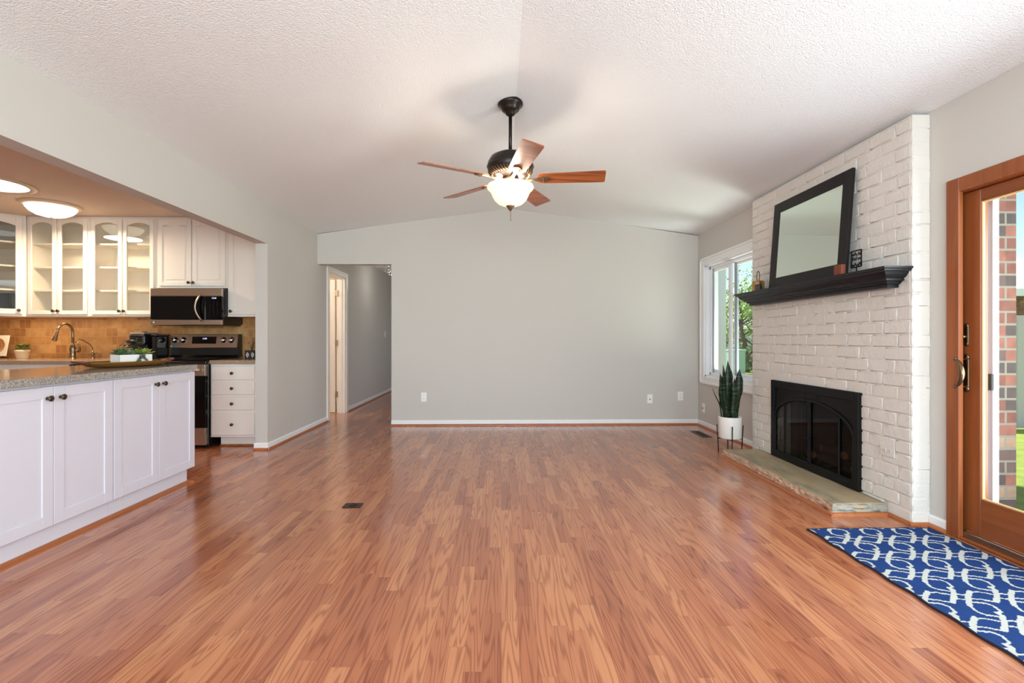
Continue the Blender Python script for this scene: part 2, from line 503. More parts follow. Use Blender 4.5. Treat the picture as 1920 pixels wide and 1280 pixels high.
M_led = mat('led_display', S(10, 10, 20), .3, emit=S(190, 196, 255), es=2.2)
M_txtw = mat('white_print', S(210, 210, 210), .5)
M_letter = mat('grey_print', S(84, 84, 84), .5)
M_tilefloor = mat('tan_tile_floor', S(196, 160, 122), .5)
M_doorpaint = mat('door_paint', S(240, 232, 222), .4)

def hearth_mat(name='sandstone_slab', cols=((.3, S(124, 110, 92)), (.45, S(160, 146, 118)), (.56, S(178, 156, 122)), (.7, S(150, 144, 132))), scl=(5, 1.6, 14), bs=.5):
    m, nt, b = newmat(name)
    tc = N(nt, 'ShaderNodeTexCoord')
    mp = N(nt, 'ShaderNodeMapping'); mp.inputs['Scale'].default_value = scl
    nt.links.new(tc.outputs['Object'], mp.inputs[0])
    n = N(nt, 'ShaderNodeTexNoise'); n.inputs['Scale'].default_value = 1.6; n.inputs['Detail'].default_value = 7; n.inputs['Roughness'].default_value = .62
    nt.links.new(mp.outputs[0], n.inputs['Vector'])
    c = ramp(nt, n.outputs[0], list(cols))
    nt.links.new(c, b.inputs['Base Color']); b.inputs['Roughness'].default_value = .6
    n2 = N(nt, 'ShaderNodeTexNoise'); n2.inputs['Scale'].default_value = 30; n2.inputs['Detail'].default_value = 6
    nt.links.new(tc.outputs['Object'], n2.inputs['Vector'])
    bp = N(nt, 'ShaderNodeBump'); bp.inputs['Strength'].default_value = bs; bp.inputs['Distance'].default_value = .006
    nt.links.new(n2.outputs[0], bp.inputs['Height']); nt.links.new(bp.outputs[0], b.inputs['Normal'])
    return m
M_hearth = hearth_mat()
M_hearth_edge = hearth_mat('sandstone_split_edge', ((.3, S(120, 92, 72)), (.45, S(188, 150, 124)), (.56, S(206, 170, 144)), (.7, S(150, 122, 98))), (14, 9, 30), 1.0)
M_hearth_end = hearth_mat('sandstone_sawn_end', ((.3, S(98, 90, 76)), (.45, S(146, 142, 130)), (.56, S(160, 156, 144)), (.7, S(136, 122, 98))), (9, 9, 24), .8)

def snake_mat():
    m, nt, b = newmat('snake_plant_leaf')
    tc = N(nt, 'ShaderNodeTexCoord')
    mp = N(nt, 'ShaderNodeMapping'); mp.inputs['Scale'].default_value = (6, 6, 60)
    nt.links.new(tc.outputs['Object'], mp.inputs[0])
    n = N(nt, 'ShaderNodeTexNoise'); n.inputs['Scale'].default_value = 1; n.inputs['Detail'].default_value = 4; n.inputs['Distortion'].default_value = 1.0
    nt.links.new(mp.outputs[0], n.inputs['Vector'])
    c = ramp(nt, n.outputs[0], [(.38, S(26, 42, 30)), (.52, S(48, 68, 44)), (.66, S(92, 112, 74))])
    nt.links.new(c, b.inputs['Base Color']); b.inputs['Roughness'].default_value = .4
    return m
M_snake = snake_mat()

# ------------------------------------------------------------------ ROOM SHELL
XL, XR, YB, YR = -2.35, 2.56, 6.26, -2.4
RX, RZ, EZ = .105, 2.79, 2.445
T = .12

def grid_wall(axis, a0, a1, U, V, holes):
    """slab between a0..a1 along axis; U horizontal range, V vertical range; holes (u0,u1,v0,v1)"""
    b = MB()
    us = sorted({U[0], U[1], *[h[0] for h in holes], *[h[1] for h in holes]})
    vs = sorted({V[0], V[1], *[h[2] for h in holes], *[h[3] for h in holes]})
    for u0, u1 in zip(us, us[1:]):
        for v0, v1 in zip(vs, vs[1:]):
            uc, vc = (u0 + u1) / 2, (v0 + v1) / 2
            if any(h[0] < uc < h[1] and h[2] < vc < h[3] for h in holes): continue
            if axis == 'X': b.box(a0, a1, u0, u1, v0, v1)
            else: b.box(u0, u1, a0, a1, v0, v1)
    bmesh.ops.remove_doubles(b.bm, verts=b.bm.verts, dist=1e-5)
    # drop the hidden faces shared by neighbouring cells
    seen = {}
    for f in b.bm.faces:
        k = tuple(sorted(v.index if v.index >= 0 else id(v) for v in f.verts))
        k = frozenset(v for v in f.verts)
        seen.setdefault(k, []).append(f)
    dead = [f for fs in seen.values() if len(fs) > 1 for f in fs]
    bmesh.ops.delete(b.bm, geom=dead, context='FACES_ONLY')
    return b

fl = MB().box(-6.2, 3.0, -2.6, 10.6, -.15, 0)
fl.build('floor', M_floor, kind='structure')

# left wall with the wide kitchen opening and the hall doorway
grid_wall('X', XL - T, XL, (-2.5, 10.4), (0, EZ + .02), [(.6, 4.93, 0, 2.07), (6.665, 7.365, 0, 2.03)]).build('wall_left', M_wall, kind='structure')
# right wall: window, sliding door, firebox
grid_wall('X', XR, XR + .16, (-2.5, 6.4), (0, EZ + .02), [(4.72, 6.05, .64, 2.03), (.90, 2.69, 0, 1.94), (3.33, 4.24, .07, .70)]).build('wall_right', M_wall, kind='structure')
# back wall (gable) with the hall opening
bw = MB().poly([(-1.41, YB, 0), (XR + .05, YB, 0), (XR + .05, YB, 2.07), (-1.41, YB, 2.07)], (0, .12, 0))
bw.poly([(XL - .05, YB, 2.07), (XR + .05, YB, 2.07), (XR + .05, YB, EZ), (RX, YB, RZ + .02), (XL - .05, YB, EZ)], (0, .12, 0))
bw.build('wall_back', M_wall, kind='structure')
# wall behind the camera, with a wide opening made up for the fill light
grid_wall('Y', YR - .12, YR, (XL - .1, XR + .1), (0, 3.0), [(-1.95, 2.15, .5, 2.3)]).build('wall_rear', M_wall, kind='structure')
# vaulted ceiling
ce = MB().poly([(XL - .12, YR - .2, EZ), (RX, YR - .2, RZ), (XR + .16, YR - .2, EZ), (XR + .16, YR - .2, EZ + .2), (RX, YR - .2, RZ + .2), (XL - .12, YR - .2, EZ + .2)], (0, YB + .12 - YR + .2, 0))
ce.build('ceiling', M_ceil, kind='structure')
# kitchen shell
MB().box(-6.1, XL - T, 0.1, 5.83, 2.44, 2.6).build('ceiling_kitchen', M_kceil, kind='structure')
grid_wall('Y', 5.70, 5.82, (-6.1, XL - T), (0, 2.44), []).build('wall_kitchen_back', M_wall, kind='structure')
grid_wall('X', -6.02, -5.88, (.1, 5.82), (0, 2.44), []).build('wall_kitchen_left', M_wall, kind='structure')
grid_wall('Y', 0.1, .22, (-6.1, XL - T), (0, 2.44), [(-5.1, -3.1, .85, 2.15)]).build('wall_kitchen_rear', M_wall, kind='structure')
# hall shell
MB().box(XL - T, 1.15, YB + .12, 10.5, 2.44, 2.6).build('ceiling_hall', M_ceil, kind='structure')
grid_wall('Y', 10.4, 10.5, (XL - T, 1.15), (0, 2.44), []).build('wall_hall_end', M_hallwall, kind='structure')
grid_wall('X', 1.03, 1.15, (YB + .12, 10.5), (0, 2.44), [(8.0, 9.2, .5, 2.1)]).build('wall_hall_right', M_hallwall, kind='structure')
# side room beyond the hall doorway
sr = MB().box(-4.6, XL - T, 5.83, 5.95, 0, 2.44).box(-4.6, XL - T, 8.6, 8.7, 0, 2.44).box(-4.7, -4.6, 5.83, 8.7, 0, 2.44)
sr.build('wall_side_room', M_doorpaint, kind='structure')
MB().box(-4.7, XL - T, 5.83, 8.7, 2.44, 2.55).build('ceiling_side_room', M_kceil, kind='structure')
MB().box(-4.6, XL - T, 5.95, 8.6, 0, .004).build('floor_side_room', M_tilefloor, kind='structure')

# baseboards with wooden quarter round
def base(name, p0, p1, inward, white=True):
    (x0, y0), (x1, y1) = p0, p1
    d = Vector((x1 - x0, y1 - y0, 0)); L = d.length; d.normalize(); n = Vector((inward[0], inward[1], 0))
    par = None
    b = MB()
    def pr(prof):
        pts = [Vector((x0, y0, 0)) + n * a + Vector((0, 0, z)) for a, z in prof]
        b.poly(pts, d * L)
    b.mi = 0
    if white: pr([(0, 0), (.012, 0), (.012, .058), (.007, .068), (0, .068)])
    b.mi = 1
    o = .012 if white else 0
    pr([(o, 0), (o + .019, 0), (o + .018, .008), (o + .013, .015), (o + .006, .019), (o, .02)])
    return b.build(name, [M_white, M_qr], kind='structure')
base('baseboard_back', (-1.41, YB), (XR, YB), (0, -1))
base('baseboard_left', (XL, 4.93), (XL, 6.575), (1, 0))
base('baseboard_left_end', (XL - T - .01, 4.93), (XL + .012, 4.93), (0, -1))
base('baseboard_hall', (XL, 7.455), (XL, 10.4), (1, 0))
base('baseboard_right', (XR, 4.69), (XR, YB), (-1, 0))
base('baseboard_door', (XR, 2.72), (XR, 2.84), (-1, 0))
base('baseboard_hall_end', (XL, 10.4), (1.03, 10.4), (0, -1))
base('baseboard_chimney', (2.445, 2.84), (2.445, 3.01), (-1, 0), white=False)
base('baseboard_chimney_end', (2.43, 2.845), (XR, 2.845), (0, -1), white=False)

# ------------------------------------------------------------------ painted brick chimney breast
def bricks():
    b = MB()
    X0, Y0, Y1 = 2.458, 2.85, 4.685
    ztop = lambda x: EZ + (XR - x) * (RZ - EZ) / (XR - RX)
    zt = 2.452
    # mortar core with firebox hole
    b.box(2.4555, 2.56, 2.8468, 3.33, 0, zt); b.box(2.4555, 2.56, 4.24, 4.687, 0, zt)
    b.box(2.4555, 2.56, 3.33, 4.24, .70, zt); b.box(2.4555, 2.56, 3.33, 4.24, 0, .07)
    rh = .0815
    rows = 30
    def rock(x0, x1, y0, y1, z0, z1, faceaxis):
        t = bmesh.new(); bmesh.ops.create_cube(t, size=1)
        sx, sy, sz = x1 - x0, y1 - y0, z1 - z0
        for v in t.verts: v.co = Vector(((x0 + x1) / 2 + v.co.x * sx, (y0 + y1) / 2 + v.co.y * sy, (z0 + z1) / 2 + v.co.z * sz))
        bmesh.ops.bevel(t, geom=t.edges[:], offset=.006, segments=2, affect='EDGES')
        long = [e for e in t.edges if abs((e.verts[0].co - e.verts[1].co).dot(Vector((1, 0, 0) if faceaxis == 'Y' else (0, 1, 0)))) > .04]
        bmesh.ops.subdivide_edges(t, edges=long, cuts=4, use_grid_fill=True)
        for f in t.faces: f.smooth = f.calc_area() < .00045
        for v in t.verts:
            v.co += noise.noise_vector(v.co * 11) * .0022 + noise.noise_vector(v.co * 34) * .0009
        b._merge(t)
    z = .0
    for r in range(rows):
        z1 = min(z + rh, zt)
        if z1 - z < .02: break
        y = Y0 - (.11 if r % 2 else 0) - random.uniform(0, .012)
        while y < Y1:
            w = .222 + random.uniform(-.014, .014)
            ya, yb = max(y, Y0), min(y + w, Y1)
            y += w
            if yb - ya < .03: continue
            zc = (z + z1) / 2
            segs = [(ya, yb)]
            if .05 < zc < .72:
                segs = []
                if ya < 3.33: segs.append((ya, min(yb, 3.33)))
                if yb > 4.24: segs.append((max(ya, 4.24), yb))
            for a, c in segs:
                if c - a < .02: continue
                dx = random.uniform(-.0015, .0015)
                rock(X0 - .009 + dx, X0 + .03, a + .002, c - .002, z + .0025, z1 - .002, 'X')
        # end courses (near and far return)
        dx = random.uniform(-.0012, .0012)
        rock(2.4515, 2.563, Y0 - .008 + dx, Y0 + .03, z + .002, z1 - .002, 'Y')
        rock(2.4515, 2.563, Y1 - .03, Y1 + .0065 - dx, z - .001, z1 + .001, 'Y')
        z = z1
    o = b.build('wall_chimney', M_brickw, kind='structure')
    return o
bricks()
# exterior part of the chimney, red brick, and the firebox recess
fb = MB().box(2.56, 3.0, 3.30, 3.33, .04, .73).box(2.56, 3.0, 4.24, 4.27, .04, .73).box(2.97, 3.0, 3.30, 4.27, .04, .73)
fb.box(2.56, 3.0, 3.30, 4.27, .70, .73).box(2.46, 3.0, 3.30, 4.27, .03, .07)
fb.build('trim_firebox_recess', mat('firebox_soot', S(24, 21, 20), .95, bump=(25, .1), spec=.05), kind='structure')

# ------------------------------------------------------------------ window in right wall
def window1():
    t = thing('window_1', None, None, (XR, 5.4, .64), kind='structure')
    W = MB()
    # casing: flat boards with raised outer band
    def board(y0, y1, z0, z1): W.box(XR - .016, XR + .002, y0, y1, z0, z1, .003)
    board(6.05, 6.16, .55, 2.125); board(4.7, 6.05, 2.03, 2.125); board(4.7, 6.05, .55, .64)
    W.box(XR - .024, XR - .014, 6.135, 6.16, .55, 2.125, .003); W.box(XR - .024, XR - .014, 4.7, 6.16, 2.10, 2.125, .003); W.box(XR - .024, XR - .014, 4.7, 6.16, .55, .575, .003)
    W.build('casing', M_white, t)
    W = MB()
    W.box(XR, XR + .16, 6.03, 6.05, .64, 2.03); W.box(XR, XR + .16, 4.72, 6.05, 2.01, 2.03); W.box(XR, XR + .16, 4.72, 6.05, .64, .665)
    W.box(XR, XR + .16, 4.72, 4.74, .64, 2.03)
    # vinyl outer frame
    W.box(XR + .05, XR + .13, 5.995, 6.03, .665, 2.01, .004); W.box(XR + .05, XR + .13, 4.74, 6.03, 1.975, 2.01, .004); W.box(XR + .05, XR + .13, 4.74, 6.03, .665, .70, .004)
    W.build('window_frame', M_vinyl, t)
    s = MB()   # far sliding sash
    s.box(XR + .055, XR + .085, 5.93, 5.985, .70, 1.975, .004); s.box(XR + .055, XR + .085, 5.48, 5.535, .70, 1.975, .004)
    s.box(XR + .055, XR + .085, 5.535, 5.93, 1.935, 1.975, .004); s.box(XR + .055, XR + .085, 5.535, 5.93, .70, .74, .004)
    sa = s.build('sash', M_vinyl, t)
    MB().box(XR + .068, XR + .072, 5.53, 5.935, .735, 1.94).build('glass_pane', M_glass, sa)
    s = MB()
    s.box(XR + .09, XR + .12, 5.42, 5.475, .70, 1.975, .004); s.box(XR + .09, XR + .12, 4.74, 4.79, .70, 1.975, .004)
    s.box(XR + .09, XR + .12, 4.79, 5.42, 1.945, 1.975, .004); s.box(XR + .09, XR + .12, 4.79, 5.42, .70, .73, .004)
    sa = s.build('sash', M_vinyl, t)
    MB().box(XR + .103, XR + .107, 4.785, 5.425, .725, 1.95).build('glass_pane', M_glass, sa)
    g = MB().box(XR + .045, XR + .056, 5.905, 5.925, .70, 1.975).box(XR + .075, XR + .09, 5.40, 5.42, .70, 1.975)
    g.build('gasket', M_vinylgr, t)
window1()


# ------------------------------------------------------------------ sliding patio door (right wall)
def patio_door():
    t = thing('door_1', None, None, (XR, 1.8, 0), kind='structure')
    c = MB()
    def case(y0, y1, z0, z1):
        c.box(XR - .018, XR + .01, y0, y1, z0, z1, .004)
    case(2.642, 2.722, 0, 2.01); case(.90, 2.642, 1.932, 2.01); case(.82, .90, 0, 2.01)
    c.build('casing', M_doorwood, t)
    j = MB().box(XR + .0, XR + .16, 2.678, 2.69, 0, 1.94).box(XR, XR + .16, .9, 2.678, 1.928, 1.94).box(XR, XR + .16, .9, .92, 0, 1.935)
    j.build('jamb', M_doorwood, t)
    MB().box(XR + .02, XR + .055, 2.673, 2.678, .03, 1.928).build('weather_strip', M_slot, t)
    k = MB().box(XR - .018, XR + .01, .9, 2.64, .0, .016, .004).box(XR + .01, XR + .16, .92, 2.678, 0, .028)
    k.mi = 1
    k.box(XR + .008, XR + .03, .92, 2.678, .016, .045, .003)
    k.build('threshold', [M_doorwood_h, M_steel], t)
    P0, P1 = XR + .035, XR + .078
    p = MB()
    p.box(P0, P1, 2.572, 2.672, .045, 1.925, .003); p.box(P0, P1, 1.62, 1.72, .045, 1.925, .003)
    p.mi = 1
    p.box(P0, P1, 1.72, 2.572, 1.858, 1.925, .003); p.box(P0, P1, 1.72, 2.572, .045, .243, .003)
    pn = p.build('door_panel', [M_doorwood, M_doorwood_h], t)
    b = MB()
    lt = mat('light_wood_bead', S(226, 186, 128), .4)
    for q in (0,):
        b.box(P0 + .004, P0 + .018, 2.563, 2.572, .243, 1.858, .002); b.box(P0 + .004, P0 + .018, 1.72, 1.729, .243, 1.858, .002)
        b.box(P0 + .004, P0 + .018, 1.729, 2.563, 1.849, 1.858, .002); b.box(P0 + .004, P0 + .018, 1.729, 2.563, .243, .252, .002)
    b.build('glazing_bead', lt, pn)
    MB().box(P0 + .02, P0 + .024, 1.725, 2.571, .245, 1.856).build('glass_pane', M_glass, pn)
    # fixed panel nearer the camera
    f = MB().box(XR + .09, XR + .13, .92, 1.02, .03, 1.91, .003).box(XR + .09, XR + .13, 1.60, 1.70, .03, 1.91, .003)
    f.box(XR + .09, XR + .13, 1.02, 1.60, 1.80, 1.91, .003).box(XR + .09, XR + .13, 1.02, 1.60, .03, .25, .003)
    fx = f.build('fixed_panel', M_doorwood, t)
    MB().box(XR + .108, XR + .112, 1.01, 1.61, .24, 1.81).build('glass_pane', M_glass, fx)
    # screen door frame and white outer frame
    s = MB().box(XR + .14, XR + .175, 2.605, 2.69, .02, 1.935, .004).box(XR + .14, XR + .175, .92, 2.605, 1.90, 1.935, .004)
    s.box(XR + .14, XR + .175, .92, 2.605, .02, .06, .004)
    sf = s.build('screen_frame', M_vinyl, t)
    MB().box(XR + .122, XR + .142, 2.640, 2.66, .06, 1.90).build('screen_gasket', M_vinylgr, sf)
    MB().box(XR + .125, XR + .142, 2.602, 2.632, .83, .92, .003).build('screen_latch', M_slot, sf)
    # thumb-turn lock
    l = MB()
    l.box(P0 - .008, P0 + .002, 2.635, 2.662, 1.085, 1.185, .006, 2)
    l.sphere((P0 - .004, 2.648, 1.185), .0135, 12, (.5, 1, 1)); l.sphere((P0 - .004, 2.648, 1.085), .0135, 12, (.5, 1, 1))
    l.cyl((P0 - .004, 2.648, 1.125), (P0 - .03, 2.648, 1.125), .009, 12)
    l.tube([(P0 - .03, 2.65, 1.14), (P0 - .036, 2.652, 1.12), (P0 - .040, 2.656, 1.09), (P0 - .04, 2.658, 1.07)], [.008, .009, .007, .005], 10)
    l.build('lock', M_antbrass, pn)
    h = MB()
    h.box(P0 - .008, P0 + .002, 2.634, 2.663, .835, 1.01, .006, 2)
    h.sphere((P0 - .004, 2.648, 1.01), .018, 12, (.5, 1, 1)); h.sphere((P0 - .004, 2.648, .835), .018, 12, (.5, 1, 1))
    pts = []; rs = []
    for i in range(13):
        a = i / 12; pts.append((P0 - .05 - .006 * math.sin(PI * a), 2.662 - .042 * math.sin(PI * a) ** .8, 1.0 - .155 * a)); rs.append(.008 + .006 * math.sin(PI * a))
    h.tube(pts, rs, 12); h.sphere((P0 - .05, 2.664, 1.0), .012); h.sphere((P0 - .05, 2.664, .845), .012)
    h.cyl((P0, 2.652, .998), (P0 - .05, 2.662, .998), .008); h.cyl((P0, 2.652, .847), (P0 - .05, 2.662, .847), .008)
    h.build('door_handle', M_antbrass, pn)
patio_door()

# ------------------------------------------------------------------ hall doorway with an open white door
def hall_door():
    t = thing('door_2', None, None, (XL, 7.0, 0), kind='structure')
    c = MB()
    c.box(XL - .001, XL + .018, 6.575, 6.66, 0, 2.10, .004).box(XL - .001, XL + .018, 7.37, 7.455, 0, 2.10, .004).box(XL - .001, XL + .018, 6.66, 7.37, 2.02, 2.10, .004)
    c.build('casing', M_doorpaint, t)
    j = MB().box(XL - T - .002, XL, 6.66, 6.68, 0, 2.03).box(XL - T - .002, XL, 7.345, 7.37, 0, 2.03).box(XL - T - .002, XL, 6.66, 7.37, 2.01, 2.03)
    j.box(XL - .075, XL - .04, 7.333, 7.346, 0, 2.01)
    j.build('jamb', M_doorpaint, t)
    d = MB()
    x0, x1, y0, y1 = XL - T - .72, XL - T - .02, 7.325, 7.36
    d.box(x0, x1, y0, y1, .012, 2.0, .003)
    for zz0, zz1 in ((.2, .85), (1.0, 1.85)):
        for xx in (x0 + .09, x0 + .40):
            d.box(xx, xx + .22, y0 - .006, y0 + .002, zz0, zz1, .005)
    leaf = d.build('door_leaf', M_doorpaint, t)
    for z in (.28, 1.05, 1.8):
        MB().cyl((XL - T - .006, 7.335, z - .045), (XL - T - .006, 7.335, z + .045), .008, 10).box(XL - T - .03, XL - T + .02, 7.326, 7.33, z - .045, z + .045).build('hinge', M_steel, leaf)
    k = MB().sphere((x0 + .06, y0 - .05, .95), .028).cyl((x0 + .06, y0, .95), (x0 + .06, y0 - .04, .95), .012)
    k.build('door_knob', M_antbrass, leaf)
hall_door()
sl = thing('ceiling_light', 'side room lamp behind the open white hall door', 'lamp', (-3.5, 6.7, 2.44))
MB().lathe([(.14, 0), (.14, -.02), (.12, -.03)], (-3.5, 6.7, 2.44)).build('lamp_base', M_ring, sl)
MB().lathe([(.12, -.03), (.10, -.07), (.05, -.1), (0, -.11)], (-3.5, 6.7, 2.44)).build('lamp_shade', M_kshade, sl)
lamp('side_room_lamp', 'POINT', (-3.3, 6.6, 2.2), 26, (1, .86, .68), shadow_soft_size=.1)

# ------------------------------------------------------------------ OUTLETS, VENTS
def outlet(name, label, loc, normal, kind='duplex', cat='outlet', group='wall outlets', plate=M_outlet, size=(.07, .115)):
    """normal: '-Y', '-X' """
    rz = {'-Y': 0, '-X': -PI / 2, '+X': PI / 2}[normal]
    t = thing(name, label, cat, loc, rz, group)
    w, h = size
    # local: faces -Y
    MB().box(-w / 2, w / 2, -.006, .0, -h / 2, h / 2, .002).build('cover_plate', plate, t, local=True)
    if kind == 'duplex':
        for s in (-1, 1):
            r = MB().lathe([(.016, 0), (.016, .003)], (0, 0, 0), 20, M=Matrix.Translation((0, -.006, s * .02)) @ Matrix.Rotation(PI / 2, 4, 'X') @ Matrix.Diagonal((1, .85, 1, 1)))
            r.mi = 1
            r.box(-.007, -.0045, -.0096, -.0088, s * .02 - .001, s * .02 + .007); r.box(.0045, .007, -.0096, -.0088, s * .02 - .001, s * .02 + .006)
            r.box(-.002, .002, -.0096, -.0088, s * .02 - .009, s * .02 - .005)
            r.build('socket', [plate, M_slot], t, local=True)
    elif kind == 'coax':
        MB().lathe([(.007, 0), (.007, .008), (.004, .008), (.004, .012)], seg=12, M=Matrix.Translation((0, -.006, -.004)) @ Matrix.Rotation(PI / 2, 4, 'X')).build('jack', M_slot, t, local=True)
    elif kind == 'switch':
        MB().box(-.006, .006, -.016, -.005, -.008, .010, .002).build('toggle', plate, t, local=True)
    elif kind == 'hswitch':
        MB().box(-.017, .017, -.010, -.005, -.033, .033, .002).build('rocker', plate, t, local=True)
    return t
outlet('wall_outlet', 'white duplex outlet low on grey back wall, nearest the hall opening', (-.995, YB, .365), '-Y')
outlet('cable_jack', 'white cable jack plate on back wall, lower of the two by the corner', (1.927, YB, .335), '-Y', 'coax', 'outlet')
outlet('wall_outlet', 'white duplex outlet on back wall closest to the right corner', (2.326, YB, .37), '-Y')
outlet('cable_jack', 'small white jack plate on window wall beside the snake plant', (XR, 6.09, .24), '-X', 'coax', 'outlet')
ow = outlet('wall_outlet', 'horizontal white outlet set in painted brick beside the fireplace', (2.447, 3.02, .405), '-X', 'duplex', plate=M_brickw)
ow.rotation_euler = Euler((0, PI / 2, 0)).to_matrix().to_4x4().to_euler()
ow.rotation_euler = (Matrix.Rotation(-PI / 2, 4, 'Z') @ Matrix.Rotation(PI / 2, 4, 'Y')).to_euler()
outlet('light_switch', 'white switch plate on hall wall seen through the opening', (XL, 9.85, 1.96 - .75), '+X', 'switch', 'switch', 'switch plates')
outlet('light_switch', 'beige switch plate on tile backsplash left of the range', (-3.86, 5.70, 1.155), '-Y', 'switch', 'switch', 'switch plates', M_outletbeige, (.075, .12))
outlet('wall_outlet', 'beige outlet on tile backsplash, half hidden behind the range panel', (-3.80, 5.70, 1.03), '-Y', 'duplex', 'outlet', 'wall outlets', M_outletbeige, (.07, .115))

fv = thing('floor_vent', 'brown metal floor vent in the laminate beside the window wall', 'vent', (2.33, 5.62, 0))
MB().box(2.275, 2.385, 5.44, 5.80, 0, .005, .002).build('vent_plate', mat('vent_brown', S(96, 74, 62), .45, .5), fv)
g = MB()
for i in range(14): g.box(2.295, 2.365, 5.46 + i * .0235, 5.472 + i * .0235, .0045, .0065)
g.build('vent_grille', M_slot, fv)
fo = thing('floor_outlet', 'dark bronze floor outlet cover set in the open laminate floor', 'outlet', (-.99, 3.26, 0))
MB().box(-1.05, -.93, 3.215, 3.30, 0, .005, .002).build('cover_plate', mat('dark_bronze', S(62, 50, 42), .35, .8), fo)
MB().lathe([(.026, 0), (.026, .003), (.02, .003), (.018, .0015)], (-.99, 3.258, .0045), 20).build('screw_cap', mat('bronze_cap', S(40, 32, 28), .3, .8), fo)

# ------------------------------------------------------------------ CEILING FAN
def fan():
    cx, cy = .064, 3.44
    t = thing('ceiling_fan', 'five-blade wooden ceiling fan with lit bowl lamp hanging from the ridge', 'ceiling fan', (cx, cy, 2.79))
    MB().lathe([(.088, 2.81), (.09, 2.775), (.088, 2.765), (.068, 2.755), (.064, 2.735), (.052, 2.722), (.036, 2.716), (.032, 2.70), (.016, 2.69), (0, 2.69)], (cx, cy, 0), 36).build('canopy', M_bronze, t)
    MB().cyl((cx, cy, 2.70), (cx, cy, 2.42), .0125, 14).build('downrod', M_bronze, t)
    mh = MB().lathe([(.018, 2.45), (.03, 2.432), (.09, 2.422), (.14, 2.395), (.160, 2.360), (.164, 2.335)], (cx, cy, 0), 40, caps=False)
    mh.lathe([(.164, 2.335), (.168, 2.33), (.164, 2.325), (.163, 2.318), (.152, 2.29), (.128, 2.268), (.09, 2.256), (.05, 2.25), (0, 2.25)], (cx, cy, 0), 40, caps=False)
    hm = mh.build('motor_housing', M_bronze, t)
    v = MB()
    for k in range(40):
        a = 2 * PI * k / 40
        for (r0, z0, r1, z1) in ((.158, 2.300, .128, 2.2665),):
            v.tube([(cx + r * math.cos(a + tw), cy + r * math.sin(a + tw), z) for r, z, tw in ((r0, z0, 0), ((r0 + r1) / 2 + .004, (z0 + z1) / 2 - .0035, .07), (r1, z1, .16))], .0035, 6)
    v.build('vent_ribs', M_bronze2, hm)
    MB().lathe([(.062, 2.25), (.062, 2.205), (.056, 2.195), (0, 2.195)], (cx, cy, 0), 32).build('light_fitter', M_bronze2, t)
    sh = MB().lathe([(.152, 2.196), (.160, 2.198), (.166, 2.184), (.163, 2.176), (.150, 2.164), (.136, 2.145), (.126, 2.120), (.112, 2.095), (.088, 2.072), (.055, 2.058), (.022, 2.052), (0, 2.052)], (cx, cy, 0), 44, caps=False)
    sh.build('lamp_shade', M_shade, t)
    MB().lathe([(.030, 2.062), (.031, 2.052), (.02, 2.040), (.012, 2.026), (.005, 2.018), (0, 2.016)], (cx, cy, 0), 20).build('finial', M_bronze2, t)
    ch = MB()
    for i in range(9): ch.sphere((cx + .002, cy, 2.012 - i * .006), .0028, 6)
    ch.sphere((cx + .002, cy, 1.955), .004, 8, (1, 1, 1.8))
    ch.build('pull_chain', M_bronze2, t)
    zb = 2.238
    for k in range(5):
        a = math.radians(-7.5 + 72 * k)
        Mt = Matrix.Translation((cx, cy, zb)) @ Matrix.Rotation(a, 4, 'Z') @ Matrix.Rotation(math.radians(-14), 4, 'X')
        b = MB()
        pts = [(.205, -.052), (.23, -.058), (.60, -.068), (.655, -.068), (.664, -.060), (.664, .060), (.655, .068), (.60, .068), (.23, .058), (.205, .052), (.195, .04), (.195, -.04)]
        b.poly([(x, y, 0) for x, y in pts], (0, 0, .006), M=Mt)
        bl = b.build('blade', M_blade, t)
        br = MB()
        prof = [(.06, -.013), (.12, -.011), (.17, -.010), (.20, -.022), (.235, -.033), (.262, -.028), (.285, 0), (.262, .028), (.235, .033), (.20, .022), (.17, .010), (.12, .011), (.06, .013)]
        br.poly([(x, y, -.009) for x, y in prof], (0, 0, .008), M=Mt)
        br.sphere(Mt @ Vector((.235, .014, -.010)), .004, 6); br.sphere(Mt @ Vector((.235, -.014, -.010)), .004, 6)
        br.build('blade_bracket', M_bronze2, bl)
    for k in range(3):
        a = math.radians(30 + 120 * k)
        lamp('fan_bulb', 'POINT', (cx + .10 * math.cos(a), cy + .10 * math.sin(a), 2.203), 6.0, (1, .87, .72), shadow_soft_size=.02)
fan()

